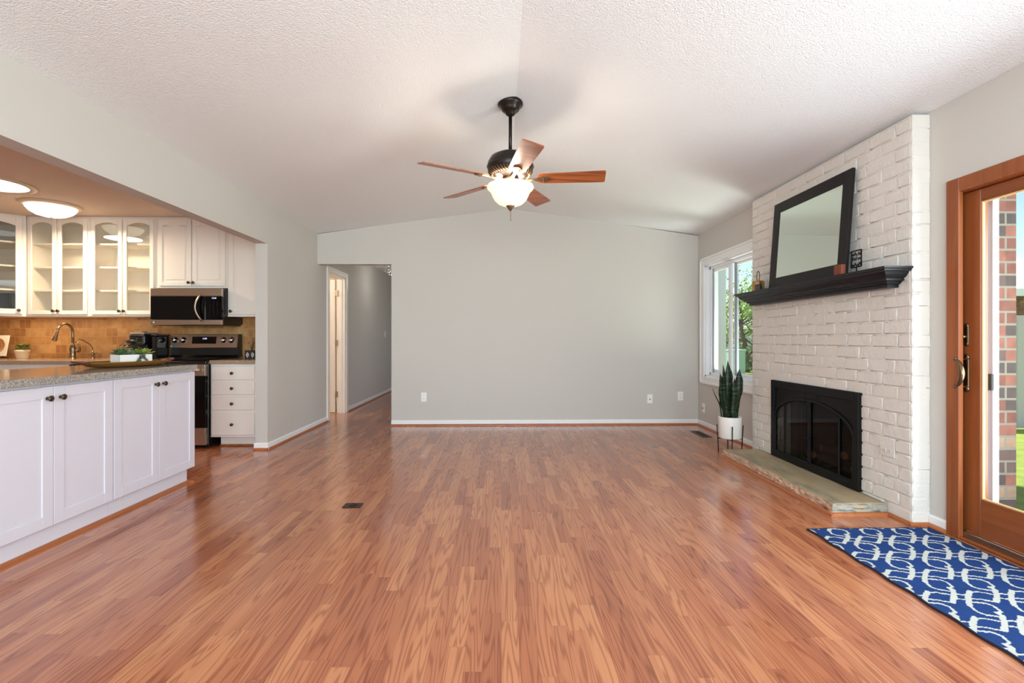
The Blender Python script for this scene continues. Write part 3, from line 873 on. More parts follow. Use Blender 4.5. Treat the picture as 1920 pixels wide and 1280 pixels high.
# ------------------------------------------------------------------ FIREPLACE
def fireplace():
    t = thing('fireplace_screen', 'black metal fireplace surround with arched glass doors in white brick', 'fireplace', (2.44, 3.78, .07))
    Y0, Y1, Z0, Z1 = 3.247, 4.319, .072, .746
    X0, X1 = 2.425, 2.462
    f = MB()
    w = .055
    f.box(X0, X1, Y0, Y0 + w, Z0, Z1, .003).box(X0, X1, Y1 - w, Y1, Z0, Z1, .003).box(X0, X1, Y0 + w, Y1 - w, Z1 - .065, Z1, .003).box(X0, X1, Y0 + w, Y1 - w, Z0, Z0 + .05, .003)
    f.build('frame', M_blackm, t)
    cy = (Y0 + Y1) / 2
    iy0, iy1, iz0, iz1 = Y0 + w, Y1 - w, Z0 + .05, Z1 - .065
    # spandrel plate above the arch
    n = 24; R = (iy1 - iy0) / 2
    arch = [(cy + R * math.cos(PI * k / n), iz0 + .30 + (.20) * math.sin(PI * k / n)) for k in range(n + 1)]
    s = MB()
    for (ya, za), (yb, zb) in zip(arch, arch[1:]):
        s.poly([(X0 + .014, ya, za), (X0 + .014, yb, zb), (X0 + .014, yb, iz1), (X0 + .014, ya, iz1)], (.006, 0, 0))
    s.box(X0 + .012, X0 + .022, cy - .075, cy - .065, iz1 - .08, iz1); s.box(X0 + .012, X0 + .022, cy + .065, cy + .075, iz1 - .08, iz1)
    s.build('arch_plate', M_blackm, t)
    a = MB(); a.tube([(X0 + .010, y, z) for y, z in arch], .012, 8); a.build('arch_trim', M_blackm, t)
    for k, (ya, yb) in enumerate(((iy0, cy - .002), (cy + .002, iy1))):
        d = MB()
        m = ya + (yb - ya) * (.70 if k == 1 else .30)
        for yy in (ya, yb - .014, m - .007): d.box(X0 + .004, X0 + .014, yy, yy + .014, iz0, iz0 + .30 + .2 * math.sqrt(max(0, 1 - ((yy - cy) / R) ** 2)) , .002)
        d.box(X0 + .004, X0 + .014, ya, yb, iz0, iz0 + .014, .002)
        dd = d.build('fire_door', M_blackm, t)
        MB().box(X0 + .015, X0 + .019, ya, yb, iz0, iz0 + .48).build('tinted_glass', M_fpglass, dd)
    hh = MB()
    for s_ in (-1, 1): hh.cyl((X0 + .004, cy + s_ * .018, .33), (X0 - .012, cy + s_ * .018, .33), .006, 10).sphere((X0 - .014, cy + s_ * .018, .33), .009, 10)
    hh.build('handle', M_blackm, t)
fireplace()
def fire_logs():
    bark = mat('ceramic_log', S(78, 62, 52), .9, bump=(30, .9), var=.3)
    cut = mat('log_end', S(186, 142, 94), .8)
    t = None
    specs = [((2.76, 3.47, .155), (2.76, 4.10, .155), .042), ((2.60, 3.52, .152), (2.62, 3.92, .152), .04), ((2.58, 3.60, .235), (2.80, 3.70, .24), .036), ((2.58, 3.86, .235), (2.80, 3.78, .24), .033), ((2.60, 4.0, .145), (2.66, 4.12, .145), .032)]
    labels = ['long charred log lying at the back of the fireplace grate', 'short charred log lying at the front of the grate', 'charred log lying across the top of the pile, nearer the sliding door', 'charred log lying across the top of the pile, nearer the window', 'small log at the window end of the grate']
    for i, (a, b_, r) in enumerate(specs):
        m = MB(); a = Vector(a); b_ = Vector(b_); pts = []; rs = []
        for k in range(9):
            p = a.lerp(b_, k / 8); p += noise.noise_vector(p * 20) * .008
            pts.append(p); rs.append(r * (1 + .15 * noise.noise(p * 25)))
        m.tube(pts, rs, 12)
        o = m.build('fire_log', bark)
        tag(o, labels[i], 'log', 'logs in the fireplace')
        d = (b_ - a).normalized()
        e = MB().cyl(a - d * .001, a - d * .004, rs[0] * .85, 12); e.build('cut_end', cut, o)
    g = MB()
    for y in (3.5, 3.62, 3.74, 3.86, 3.98, 4.08): g.box(2.56, 2.80, y, y + .012, .095, .107)
    g.box(2.56, 2.572, 3.45, 4.13, .085, .097).box(2.79, 2.802, 3.45, 4.13, .085, .097)
    for y in (3.5, 4.08):
        for x in (2.56, 2.79): g.box(x, x + .012, y, y + .012, .07, .09)
    tag(g.build('fire_grate', M_blackm), 'black iron grate holding logs inside the fireplace', 'grate')
fire_logs()

# hearth slab
def hearth():
    b = MB()
    X0, X1, Y0, Y1, z1 = 2.095, 2.444, 3.02, 4.545, .07
    ny, nx = 60, 12
    t = bmesh.new(); top = []
    for j in range(ny + 1):
        row = []
        for i in range(nx + 1):
            x = X0 + (X1 - X0) * i / nx; y = Y0 + (Y1 - Y0) * j / ny
            if i == 0: x += .010 * noise.noise(Vector((0, y * 9, 0))) + .006 * noise.noise(Vector((3, y * 40, 0)))
            if j == 0: y += .006 * noise.noise(Vector((x * 14, 5, 0)))
            z = z1 + .003 * noise.noise(Vector((x * 7, y * 5, 0)))
            row.append(t.verts.new((x, y, z)))
        top.append(row)
    for j in range(ny):
        for i in range(nx): t.faces.new([top[j][i], top[j][i + 1], top[j + 1][i + 1], top[j + 1][i]]).smooth = True
    loop = [top[0][i] for i in range(nx + 1)] + [top[j][nx] for j in range(1, ny + 1)] + [top[ny][i] for i in range(nx - 1, -1, -1)] + [top[j][0] for j in range(ny - 1, 0, -1)]
    prev = loop
    for lv in range(1, 7):
        cur = []
        for v in loop:
            z = z1 * (1 - lv / 6)
            o = Vector((0, 0, 0))
            n_ = noise.noise(Vector((v.co.x * 25, v.co.y * 25, z * 70))) * .010 + noise.noise(Vector((v.co.x * 80, v.co.y * 80, z * 160))) * .004
            if v.co.x < X0 + .05: o.x -= .003 * math.sin(PI * lv / 6) * 2 + n_
            if v.co.y < Y0 + .03: o.y -= n_
            if v.co.y > Y1 - .01: o.y += n_
            cur.append(t.verts.new((v.co.x + o.x, v.co.y + o.y, z)))
        m = len(loop)
        for k in range(m):
            fc = t.faces.new([prev[k], prev[(k + 1) % m], cur[(k + 1) % m], cur[k]]); fc.tag = True
        prev = cur
    t.faces.new(prev)
    bmesh.ops.recalc_face_normals(t, faces=t.faces)
    b._merge(t)
    b.bm.normal_update()
    for fc in b.bm.faces:
        if fc.normal.z < .5: fc.material_index = 1 if fc.normal.x < -.5 else 2
    o = b.build('hearth_slab', [M_hearth, M_hearth_edge, M_hearth_end])
    tag(o, 'rough-edged tan stone hearth slab on the floor before the fireplace', 'hearth')
    q = MB()
    prof = [(0, 0), (-.02, 0), (-.018, .009), (-.012, .016), (0, .02)]
    q.poly([(X0 - .010 + a, Y0 - .028, z) for a, z in prof], (0, Y1 - Y0 + .03, 0))
    q.poly([(X0 - .028, Y0 - .008 + a, z) for a, z in prof], (2.44 - X0 + .028, 0, 0))
    q.build('edge_moulding', M_qr, o)
hearth()

# mantel shelf
def mantel():
    zt = 1.547
    prof = [(.185, zt), (.185, zt - .010), (.176, zt - .014), (.172, zt - .024), (.160, zt - .028), (.150, zt - .045), (.132, zt - .062), (.122, zt - .066), (.120, zt - .078), (.104, zt - .082), (.098, zt - .096), (.084, zt - .100), (.082, zt - .118)]
    YA, YZ = 2.835, 4.705
    t = bmesh.new(); rings = []
    for p, z in prof:
        e = .185 - p
        rings.append([t.verts.new(c) for c in ((2.452, YA + e, z), (2.46 - p, YA + e, z), (2.46 - p, YZ - e, z), (2.452, YZ - e, z))])
    for A, B in zip(rings, rings[1:]):
        for k in range(4): t.faces.new([A[k], A[(k + 1) % 4], B[(k + 1) % 4], B[k]])
    t.faces.new(rings[0]); t.faces.new(rings[-1])
    bmesh.ops.recalc_face_normals(t, faces=t.faces)
    b = MB(); b._merge(t)
    o = b.build('mantel_shelf', M_mantel)
    tag(o, 'black crown-moulded mantel shelf mounted on the white brick chimney', 'mantel')
mantel()

# leaning mirror
def mirror():
    zb = 1.548
    W2, Hh = .475, .74
    ang = .072
    yc = 3.745
    t = thing('mantel_mirror', 'large dark-framed rectangular mirror leaning on brick above the mantel', 'mirror', (2.362, yc, zb), rot=(Matrix.Rotation(-PI / 2, 4, 'Z') @ Matrix.Rotation(-ang, 4, 'X')).to_euler())
    # local: faces -Y, x along the wall, z up
    fw = .088
    f = MB()
    f.box(-W2, -W2 + fw, -.012, .012, 0, Hh, .003).box(W2 - fw, W2, -.012, .012, 0, Hh, .003)
    f.box(-W2 + fw, W2 - fw, -.012, .012, 0, fw, .003).box(-W2 + fw, W2 - fw, -.012, .012, Hh - fw, Hh, .003)
    f.box(-W2 + .02, W2 - .02, .012, .022, .02, Hh - .02)
    f.build('frame', M_frame, t, local=True)
    MB().box(-W2 + fw - .003, W2 - fw + .003, -.006, -.003, fw - .003, Hh - fw + .003).build('mirror_glass', M_mirror, t, local=True)
mirror()

wb = MB().box(2.285, 2.315, 3.212, 3.288, 1.547, 1.615, .003)
tag(wb.build('wood_block', grain_wood('red_wood', S(104, 46, 26), S(136, 66, 38), .5, 'Z')), 'small reddish wooden block propped against the mirror on the mantel', 'ornament')
# brass bell with leather loop
bl = thing('brass_bell', 'brass cylinder bell with dark leather loop at window end of mantel', 'ornament', (2.365, 4.42, 1.547))
MB().lathe([(.0, 0), (.052, 0), (.053, .004), (.052, .092), (.046, .098), (0, .099)], (2.365, 4.42, 1.547), 28).build('bell_body', M_brass, bl)
lp = MB(); pts = []
for k in range(17):
    a = -PI / 2 + .35 + (2 * PI - .7) * k / 16
    pts.append((2.365, 4.42 - .026 * math.cos(a), 1.547 + .142 + .045 * math.sin(a)))
lp.tube(pts, .005, 8, flat=(.5, 1)); lp.build('strap', mat('dark_leather', S(66, 54, 48), .6), bl)
sf = thing('small_frame', 'tiny black easel frame in front of the brass bell', 'picture frame', (2.315, 4.30, 1.547))
MB().box(2.30, 2.308, 4.255, 4.355, 1.547, 1.602, .002).build('frame', M_blackm, sf)
MB().box(2.2985, 2.3005, 4.265, 4.345, 1.555, 1.594).build('picture', mat('dark_print', S(44, 44, 52), .3), sf)
MB().tube([(2.308, 4.30, 1.60), (2.345, 4.285, 1.548)], .0025, 6).build('easel_leg', M_blackm, sf)
# wire word sign
sg = thing('wire_sign', 'small black wire word sign on a stem near mantel end', 'sign', (2.37, 3.19, 1.547))
s = MB()
ya, yb, za, zb = 3.145, 3.235, 1.592, 1.702
for p, q in (((ya, za), (ya, zb)), ((ya, zb), (yb, zb)), ((yb, zb), (yb, za)), ((yb, za), (ya, za))): s.tube([(2.37, p[0], p[1]), (2.37, q[0], q[1])], .0045, 8)
s.build('frame', M_blackm, sg)
MB().tube([(2.37, 3.188, 1.548), (2.37, 3.188, za)], .004, 8).lathe([(.022, 0), (.022, .003), (.004, .005)], (2.37, 3.188, 1.547), 16).build('stem', M_blackm, sg)
for body, z in (('wAcht', 1.678), ('BsFm', 1.648), ('mAnN', 1.608)):
    text('lettering', body, .036, M_blackm, sg, (2.37, 3.19, z), (PI / 2, 0, -PI / 2), .002)

# ------------------------------------------------------------------ SNAKE PLANT
def snake_plant():
    cx, cy = 2.236, 4.70
    t = thing('snake_plant', 'tall potted snake plant in white pot under the window', 'plant', (cx, cy, .146))
    MB().lathe([(0, .146), (.098, .146), (.104, .152), (.106, .348), (.105, .354), (.097, .354), (.095, .335), (0, .335)], (cx, cy, 0), 40).build('pot', M_pot, t)
    MB().lathe([(0, .337), (.094, .336)], (cx, cy, 0), 24, caps=False).build('soil', M_soil, t)
    # leaves: (dx, dy, lean x, lean y, height, width, facing angle, twist)
    L = [(-.045, -.02, -.048, -.02, .535, .076, .25, .5), (-.01, .02, .0, .0, .565, .080, -.2, .4), (.05, -.02, .03, -.02, .49, .078, .15, -.5), (.015, -.045, .005, -.02, .40, .074, .0, .3),
         (-.06, .03, -.095, .02, .30, .040, .6, .8), (.065, .03, .04, .03, .36, .06, -.5, -.4), (.03, .05, .02, .03, .47, .07, .4, .2), (-.035, .05, -.03, .02, .44, .06, -.4, .4)]
    for i, (dx, dy, lx, ly, h, w, fa, tw) in enumerate(L):
        b = MB(); n = 22; tb = bmesh.new(); rows = []
        for k in range(n + 1):
            s = k / n
            ww = w * (.42 + .58 * math.sin(min(1, s / .6) * PI / 2)) if s < .6 else w * (1 - ((s - .6) / .4) ** 2.0)
            ww *= 1 + .07 * math.sin(s * 23 + i)
            a = fa + tw * s
            c = Vector((cx + dx + lx * s ** 1.3 + .006 * math.sin(s * 9 + i), cy + dy + ly * s, .335 + h * s))
            row = []
            for m_ in range(7):
                q = (m_ / 6 - .5)
                ox = q * ww; oy = (q * q * 4 - 1) * ww * .22
                row.append((c + Vector((ox * math.cos(a) - oy * math.sin(a), ox * math.sin(a) + oy * math.cos(a), 0))))
            rows.append([tb.verts.new(p) for p in row])
        for k in range(n):
            for m_ in range(6): tb.faces.new([rows[k][m_], rows[k][m_ + 1], rows[k + 1][m_ + 1], rows[k + 1][m_]]).smooth = True
        ex = bmesh.ops.solidify(tb, geom=tb.faces[:], thickness=.003)
        b._merge(tb)
        b.build('leaf', M_snake, t)
    s = thing('plant_stand', 'black metal four-legged stand under the snake plant pot', 'plant stand', (cx, cy, 0))
    for k, a in enumerate((345, 255, 165, 75)):
        a = math.radians(a); c, sn = math.cos(a), math.sin(a)
        MB().tube([(cx + .104 * c, cy + .104 * sn, 0), (cx + .119 * c, cy + .119 * sn, .272)], .005, 8).build('leg', M_blackm, s)
    x = MB()
    for a in (345, 255): 
        a = math.radians(a); c, sn = math.cos(a), math.sin(a)
        x.tube([(cx - .113 * c, cy - .113 * sn, .139), (cx + .113 * c, cy + .113 * sn, .139)], .005, 8)
    x.build('cross_bar', M_blackm, s)
snake_plant()

# ------------------------------------------------------------------ RUG
def rug():
    X0, X1, Y0, Y1 = 1.785, 2.50, 1.15, 2.785
    st = .0045
    nx, ny = int((X1 - X0) / st), int((Y1 - Y0) / st)
    # interlocking link motif on a lattice: strokes in cell units, drawn in rug metres
    A = Vector((.188, 0)); B = Vector((-.175, -.197)); O = Vector((2.222, 2.427))
    strokes = [([(-.27, -.24), (-.33, -.05), (-.345, .20), (-.33, .34)], .0125),
               ([(-.26, -.21), (-.05, -.20), (.16, -.13), (.30, -.08)], .0062),
               ([(.24, -.38), (.33, -.30), (.34, -.05), (.29, .20)], .0125),
               ([(-.30, .06), (-.05, .10), (.10, .16), (.28, .20)], .0062),
               ([(-.30, .19), (.03, .25), (.20, .36), (.33, .56), (.26, .62)], .0072),
               ([(-.33, .34), (-.20, .56), (.0, .68), (.30, .76)], .0072),
               ([(.34, -.12), (.68, -.08)], .0058), ([(.32, .05), (.66, .11)], .0058)]
    grid = bytearray(nx * ny)
    dxs, dys = (X1 - X0) / nx, (Y1 - Y0) / ny
    for cp in range(-16, 16):
        for cq in range(-4, 9):
            c0 = O + A * cp + B * cq
            if not (X0 - .3 < c0.x < X1 + .3 and Y0 - .3 < c0.y < Y1 + .3): continue
            for pts, hw in strokes:
                W_ = [c0 + A * p + B * q for p, q in pts]
                for P, Q in zip(W_, W_[1:]):
                    d = Q - P; L2 = d.length_squared
                    i0 = max(0, int((min(P.x, Q.x) - hw - X0) / dxs)); i1 = min(nx - 1, int((max(P.x, Q.x) + hw - X0) / dxs))
                    j0 = max(0, int((min(P.y, Q.y) - hw - Y0) / dys)); j1 = min(ny - 1, int((max(P.y, Q.y) + hw - Y0) / dys))
                    for j in range(j0, j1 + 1):
                        for i in range(i0, i1 + 1):
                            v = Vector((X0 + (i + .5) * dxs, Y0 + (j + .5) * dys)) - P
                            tt = max(0, min(1, v.dot(d) / L2))
                            if (v - d * tt).length < hw * .8: grid[j * nx + i] = 1
    t = bmesh.new()
    zf = lambda x, y: .009 + .0035 * noise.noise(Vector((x * 60, y * 60, 0))) * .5
    def edge(x, y):
        return x + (.004 * math.sin(y * 23) if abs(x - X0) < .02 else 0), y + (.004 * math.sin(x * 19) if abs(y - Y1) < .02 else 0)
    V = []
    for j in range(ny + 1):
        row = []
        for i in range(nx + 1):
            x = X0 + (X1 - X0) * i / nx; y = Y0 + (Y1 - Y0) * j / ny
            if i == 0: x += .005 * math.sin(y * 31)
            if j == ny: y += .005 * math.sin(x * 27)
            row.append(t.verts.new((x, y, zf(x, y))))
        V.append(row)
    for j in range(ny):
        for i in range(nx):
            f = t.faces.new([V[j][i], V[j][i + 1], V[j + 1][i + 1], V[j + 1][i]])
            x = X0 + (X1 - X0) * (i + .5) / nx; y = Y0 + (Y1 - Y0) * (j + .5) / ny
            f.material_index = grid[j * nx + i]
            f.smooth = True
    me = bpy.data.meshes.new('area_rug'); t.to_mesh(me); t.free()
    for m in (M_rugblue, M_rugwhite): me.materials.append(m)
    o = bpy.data.objects.new('area_rug', me); COL.objects.link(o); WM[o.name] = Matrix.Identity(4)
    tag(o, 'blue and white lattice rug lying before the sliding glass door', 'rug')
    e = MB(); n = 60
    def seg(pts): e.tube(pts, .0055, 8, flat=(1, 1))
    seg([(X0 + .005 * math.sin((Y0 + (Y1 - Y0) * k / n) * 31), Y0 + (Y1 - Y0) * k / n, .0058) for k in range(n + 1)])
    seg([(X0 + (X1 - X0) * k / n, Y1 + .005 * math.sin((X0 + (X1 - X0) * k / n) * 27), .0058) for k in range(n + 1)])
    seg([(X1, Y0, .0058), (X1, Y1, .0058)]); seg([(X0, Y0, .0058), (X1, Y0, .0058)])
    e.build('binding', M_rugedge, o)
rug()

# ------------------------------------------------------------------ CABINET PARTS
def Mplace(x, y, z, rz): return Matrix.Translation((x, y, z)) @ Matrix.Rotation(rz, 4, 'Z')

def knob(parent, p, d):
    """round knob at p pointing along unit vector d"""
    q = Vector(d).to_track_quat('Z', 'Y').to_matrix().to_4x4()
    MB().lathe([(.009, 0), (.007, .004), (.005, .010), (.008, .015), (.0155, .019), (.016, .024), (.011, .028), (.006, .0275), (0, .0285)], seg=18, M=Matrix.Translation(p) @ q).build('knob', M_knob, parent)

def door_arch(M, w, h, name, parent, m, glass=False, arch=True, knob_at=None, fr=.05, ar=.028, open_shaker=False):
    b = MB(); t = .019
    topr = fr + (ar if arch else 0)
    bv = .0015 if open_shaker else .003
    b.box(0, fr, -t, 0, 0, h, bv, M=M); b.box(w - fr, w, -t, 0, 0, h, bv, M=M); b.box(fr, w - fr, -t, 0, 0, fr, bv * .7, M=M)
    iw = w - 2 * fr; n = 12
    arcz = lambda s: h - topr + (ar * math.sin(PI * s) ** .8 if arch else 0)
    for k in range(n):
        s0, s1 = k / n, (k + 1) / n
        b.poly([(fr + iw * s0, -t, arcz(s0)), (fr + iw * s1, -t, arcz(s1)), (fr + iw * s1, -t, h - .002), (fr + iw * s0, -t, h - .002)], (0, t, 0), M=M)
    if not glass:
        if open_shaker: b.box(fr, w - fr, -.0135, -.002, fr, h - fr, M=M)
        else:
            b.box(fr, w - fr, -.010, -.002, fr, h - topr + .002, M=M)
            for k in range(n):
                s0, s1 = k / n, (k + 1) / n
                b.poly([(fr + iw * s0, -.010, h - topr - .001), (fr + iw * s1, -.010, h - topr - .001), (fr + iw * s1, -.010, arcz(s1) + .001), (fr + iw * s0, -.010, arcz(s0) + .001)], (0, .008, 0), M=M)
            # raised field
            g = .028
            pts = [(fr + g, -.016, fr + g), (w - fr - g, -.016, fr + g)]
            for k in range(n, -1, -1):
                s = k / n; pts.append((fr + g + (iw - 2 * g) * s, -.016, arcz(s) - g))
            b.poly(pts, (0, .008, 0), M=M)
    d = b.build(name, m, parent)
    if glass:
        MB().box(fr - .004, w - fr + .004, -.012, -.009, fr - .004, h - topr + ar * 1.0, M=M).build('glass_pane', M_cabglass, d)
    if knob_at:
        p = M @ Vector((knob_at[0], -t, knob_at[1])); dr = (M.to_3x3() @ Vector((0, -1, 0)))
        knob(d, p, dr)
    return d

# ------------------------------------------------------------------ ISLAND (peninsula under the opening)
def island():
    XF = -2.395
    base_ys = [3.85, 3.052, 2.25]
    labels = ['white shaker base cabinet under the island top, at its far end', 'white shaker base cabinet under the island top, cut by the left frame edge']
    for i in range(2):
        ya, yb = base_ys[i + 1], base_ys[i]
        t = thing('island_cabinet', labels[i], 'cabinet', (-2.75, (ya + yb) / 2, 0), group='island cabinets')
        c = MB()
        c.box(-3.0, XF - .02, ya + (.001 if i == 0 else 0), yb - .001, .115, .872)
        c.build('cabinet_body', M_cab, t)
        MB().box(-2.96, XF - .035, ya + .001, yb - (.045 if i == 0 else .001), 0, .115).build('toe_kick', M_cab, t)
        w = (yb - ya - .012) / 2
        # doors face +X : local x -> world +Y
        for k in range(2):
            y0 = ya + .004 + k * (w + .004)
            Mx = Matrix.Translation((XF - .019, y0, .118)) @ Matrix.Rotation(PI / 2, 4, 'Z')
            # rotation +90: local x -> +Y, local -Y -> +X
            door_arch(Mx, w, .742, 'door', t, M_cab, arch=False, open_shaker=True, fr=.062, knob_at=((w - .036) if k == 0 else .036, .742 - .062))
        q = MB()
        prof = [(0, 0), (.02, 0), (.018, .009), (.012, .016), (0, .02)]
        q.poly([(XF - .035 + a, ya, z) for a, z in prof], (0, yb - ya - (.025 if i == 0 else 0), 0))
        if i == 0: q.poly([(-2.96, yb - .045 + a, z) for a, z in prof], (.58, 0, 0))
        q.build('edge_moulding', M_qr, t)
    ct = MB().box(-3.19, -2.365, 2.22, 3.835, .874, .914, .004, 2)
    ct.box(-3.19, -2.365, 3.83, 3.872, .874, .914, .004, 2) if False else None
    o = ct.build('island_countertop', M_granite)
    o.location.y += 0.0
    tag(o, 'speckled grey-beige quartz slab topping the white island cabinets', 'countertop')
island()

# tray and planter on the island
def tray():
    t = thing('serving_tray', 'oval gold metal tray with brown leather handles on the island', 'tray', (-2.70, 3.56, .914), math.radians(68))
    tb = bmesh.new(); rings = []; n = 40
    prof = [(0, .003), (.75, .003), (.88, .010), (.97, .028), (1.0, .036), (1.0, .039), (.97, .033), (.86, .0135), (.75, .0065), (0, .0065)]
    A, B = .275, .125
    b = MB()
    for r, z in prof:
        if r == 0: rings.append([tb.verts.new((0, 0, z))]); continue
        row = []
        for k in range(n):
            a = 2 * PI * k / n; ca, sa = math.cos(a), math.sin(a)
            e = 2.6
            x = A * r * (abs(ca) ** (2 / e)) * (1 if ca > 0 else -1); y = B * r * (abs(sa) ** (2 / e)) * (1 if sa > 0 else -1)
            row.append(tb.verts.new((x, y, z)))
        rings.append(row)
    for P, Q in zip(rings, rings[1:]):
        for k in range(n):
            if len(P) == 1: f = tb.faces.new([P[0], Q[k], Q[(k + 1) % n]])
            elif len(Q) == 1: f = tb.faces.new([P[k], P[(k + 1) % n], Q[0]])
            else: f = tb.faces.new([P[k], P[(k + 1) % n], Q[(k + 1) % n], Q[k]])
            f.smooth = True
    bmesh.ops.recalc_face_normals(tb, faces=tb.faces)
    b._merge(tb); b.build('tray_body', M_gold, t, local=True)
    for s in (-1, 1):
        h = MB(); h.tube([(s * .255, -.05, .033), (s * .30, -.042, .042), (s * .318, -.02, .046), (s * .318, .02, .046), (s * .30, .042, .042), (s * .255, .05, .033)], .010, 8, flat=(1, .7)).box(min(s * .25, s * .275), max(s * .25, s * .275), -.055, .055, .024, .032, .002)
        h.build('handle', M_leather, t, local=True)
tray()

def leafcard(tb, c, d, up, L, W, bend=.25, cup=.12):
    """small leaf from base c along d"""
    d = Vector(d).normalized(); sd = d.cross(Vector(up)).normalized(); nrm = sd.cross(d).normalized()
    rows = []
    for k in range(5):
        s = k / 4
        w = W * math.sin(PI * min(.98, s * .9 + .08)) * .5
        p = c + d * (L * s) - nrm * (bend * L * s * s)
        rows.append((tb.verts.new(p - sd * w + nrm * cup * w), tb.verts.new(p), tb.verts.new(p + sd * w + nrm * cup * w)))
    for a, b_ in zip(rows, rows[1:]):
        for i in range(2):
            f = tb.faces.new([a[i], a[i + 1], b_[i + 1], b_[i]]); f.smooth = True

def rosette(tb, c, R, layers=4, tilt=.2):
    for l in range(layers):
        n = 8 - l
        for k in range(n):
            a = 2 * PI * k / n + l * .5
            el = .15 + l * .38
            d = Vector((math.cos(a) * math.cos(el), math.sin(a) * math.cos(el), math.sin(el)))
            leafcard(tb, Vector(c), d, (0, 0, 1), R * (1 - .12 * l), R * .5, -.2, .3)

def planter():
    rz = math.radians(68)
    t = thing('succulent_planter', 'white rectangular trough of mixed green succulents on gold tray', 'plant', (-2.665, 3.56, .9206), rz)
    L2, W2, h = .11, .05, .08
    b = MB()
    b.box(-L2, L2, -W2, -W2 + .005, 0, h, .001).box(-L2, L2, W2 - .005, W2, 0, h, .001).box(-L2, -L2 + .005, -W2, W2, 0, h, .001).box(L2 - .005, L2, -W2, W2, 0, h, .001).box(-L2, L2, -W2, W2, 0, .005)
    b.build('pot', M_pot, t, local=True)
    MB().box(-L2 + .005, L2 - .005, -W2 + .005, W2 - .005, .05, .066).build('soil', M_soil, t, local=True)
    cols = [S(84, 108, 62), S(120, 146, 112), S(132, 152, 58), S(44, 60, 48), S(150, 160, 70)]
    ms = [mat('succulent_green_%s' % c, col, .5, var=.25) for c, col in zip(('olive', 'sage', 'lime', 'dark', 'yellow'), cols)]
    specs = [(-.08, -.015, .07, 0, 'rosette'), (-.025, -.018, .065, 1, 'rosette'), (-.045, .025, .07, 3, 'rosette'), (.028, .0, .07, 2, 'rosette'), (.08, -.01, .075, 4, 'rosette'), (.06, .025, .06, 2, 'rosette')]
    for x, y, r, mi, nm in specs:
        tb = bmesh.new(); rosette(tb, (x, y, .074), r)
        b = MB(); b._merge(tb); b.build('succulent', ms[mi], t, local=True)
    # spiky fine plant, a taller dark bushy one and a trailing vine over the front
    random.seed(5)
    tb = bmesh.new()
    for k in range(40):
        a = random.uniform(0, 2 * PI); e = random.uniform(.7, 1.4)
        leafcard(tb, Vector((-.075, .01, .07)), (math.cos(a) * math.cos(e), math.sin(a) * math.cos(e), math.sin(e)), (math.sin(a), -math.cos(a), .1), random.uniform(.05, .085), .006, .1)
    b = MB(); b._merge(tb); b.build('grassy_tuft', ms[0], t, local=True)
    tb = bmesh.new()
    for k in range(150):
        p = Vector((.012 + random.gauss(0, .024), .015 + random.gauss(0, .02), .145 + random.uniform(-.05, .055)))
        a = random.uniform(0, 2 * PI)
        leafcard(tb, p, (math.cos(a), math.sin(a), random.uniform(-.3, .8)), (0, 0, 1), .028, .019)
    for k in range(8):
        a = k * .8; q0 = Vector((.012, .025, .066)); q1 = q0 + Vector((.02 * math.cos(a), .018 * math.sin(a), .06))
    b = MB(); b._merge(tb); b.tube([(.012, .025, .06), (.013, .027, .12)], .003, 6); b.build('bushy_sprig', ms[3], t, local=True)
    tb = bmesh.new(); b = MB()
    for j, (x0, dz) in enumerate(((.015, .06), (.028, .075), (.055, .045))):
        pts = []
        for k in range(8):
            s = k / 7
            pts.append(Vector((x0 + .012 * math.sin(s * 5 + j), -.03 - .028 * min(1, s * 2.2), .082 - dz * max(0, s - .25) * 1.33)))
        b.tube(pts, .0012, 5)
        for k, p in enumerate(pts):
            for q in (-1, 1): leafcard(tb, p, (q * .8, -.5, .1), (0, -1, .3), .013, .010)
    b._merge(tb); b.build('trailing_vine', ms[3], t, local=True)
planter()

# ------------------------------------------------------------------ KITCHEN RUN
KY = 5.70
CF = 5.02
ZC = .893
def back_counter():
    o = MB().box(-5.88, -3.748, CF, KY - .002, ZC - .038, ZC, .003).build('countertop', M_counter)
    tag(o, 'warm-lit quartz counter along the kitchen back wall, left of the range', 'countertop')
    o = MB().box(-2.982, XL - T - .001, CF, KY - .002, ZC - .038, ZC, .003).build('countertop', M_counter)
    tag(o, 'short warm-lit quartz counter on the drawer cabinet right of the range', 'countertop')
    s = MB().box(-5.86, XL - T - .004, KY - .012, KY - .0005, ZC, 1.68)
    s.build('trim_backsplash', M_tile, kind='structure')
    s = MB().box(-5.8795, -5.868, 4.6, KY - .012, ZC, 1.36)
    s.build('trim_backsplash_left', M_tile, kind='structure')
back_counter()

def drawer_cabinet():
    x0, x1 = -2.982, XL - T - .005
    t = thing('drawer_cabinet', 'white four-drawer base cabinet right of the range', 'cabinet', ((x0 + x1) / 2, 5.3, 0))
    MB().box(x0, x1, 5.05, KY - .013, .105, .853).build('cabinet_body', M_cab2, t)
    MB().box(x0 + .06, x1, 5.125, KY - .02, 0, .105).build('toe_kick', M_cab2, t)
    MB().box(x0 + .06, x1, 5.106, 5.125, 0, .018, .004).build('edge_moulding', M_qr, t)
    for z0, z1 in ((.69, .833), (.540, .672), (.382, .517), (.125, .350)):
        d = MB().box(x0 + .014, x1 - .06, 5.031, 5.05, z0, z1, .007, 2).build('drawer', M_cab2, t)
        knob(d, ((x0 + x1 - .046) / 2, 5.031, (z0 + z1) / 2), (0, -1, 0))
drawer_cabinet()

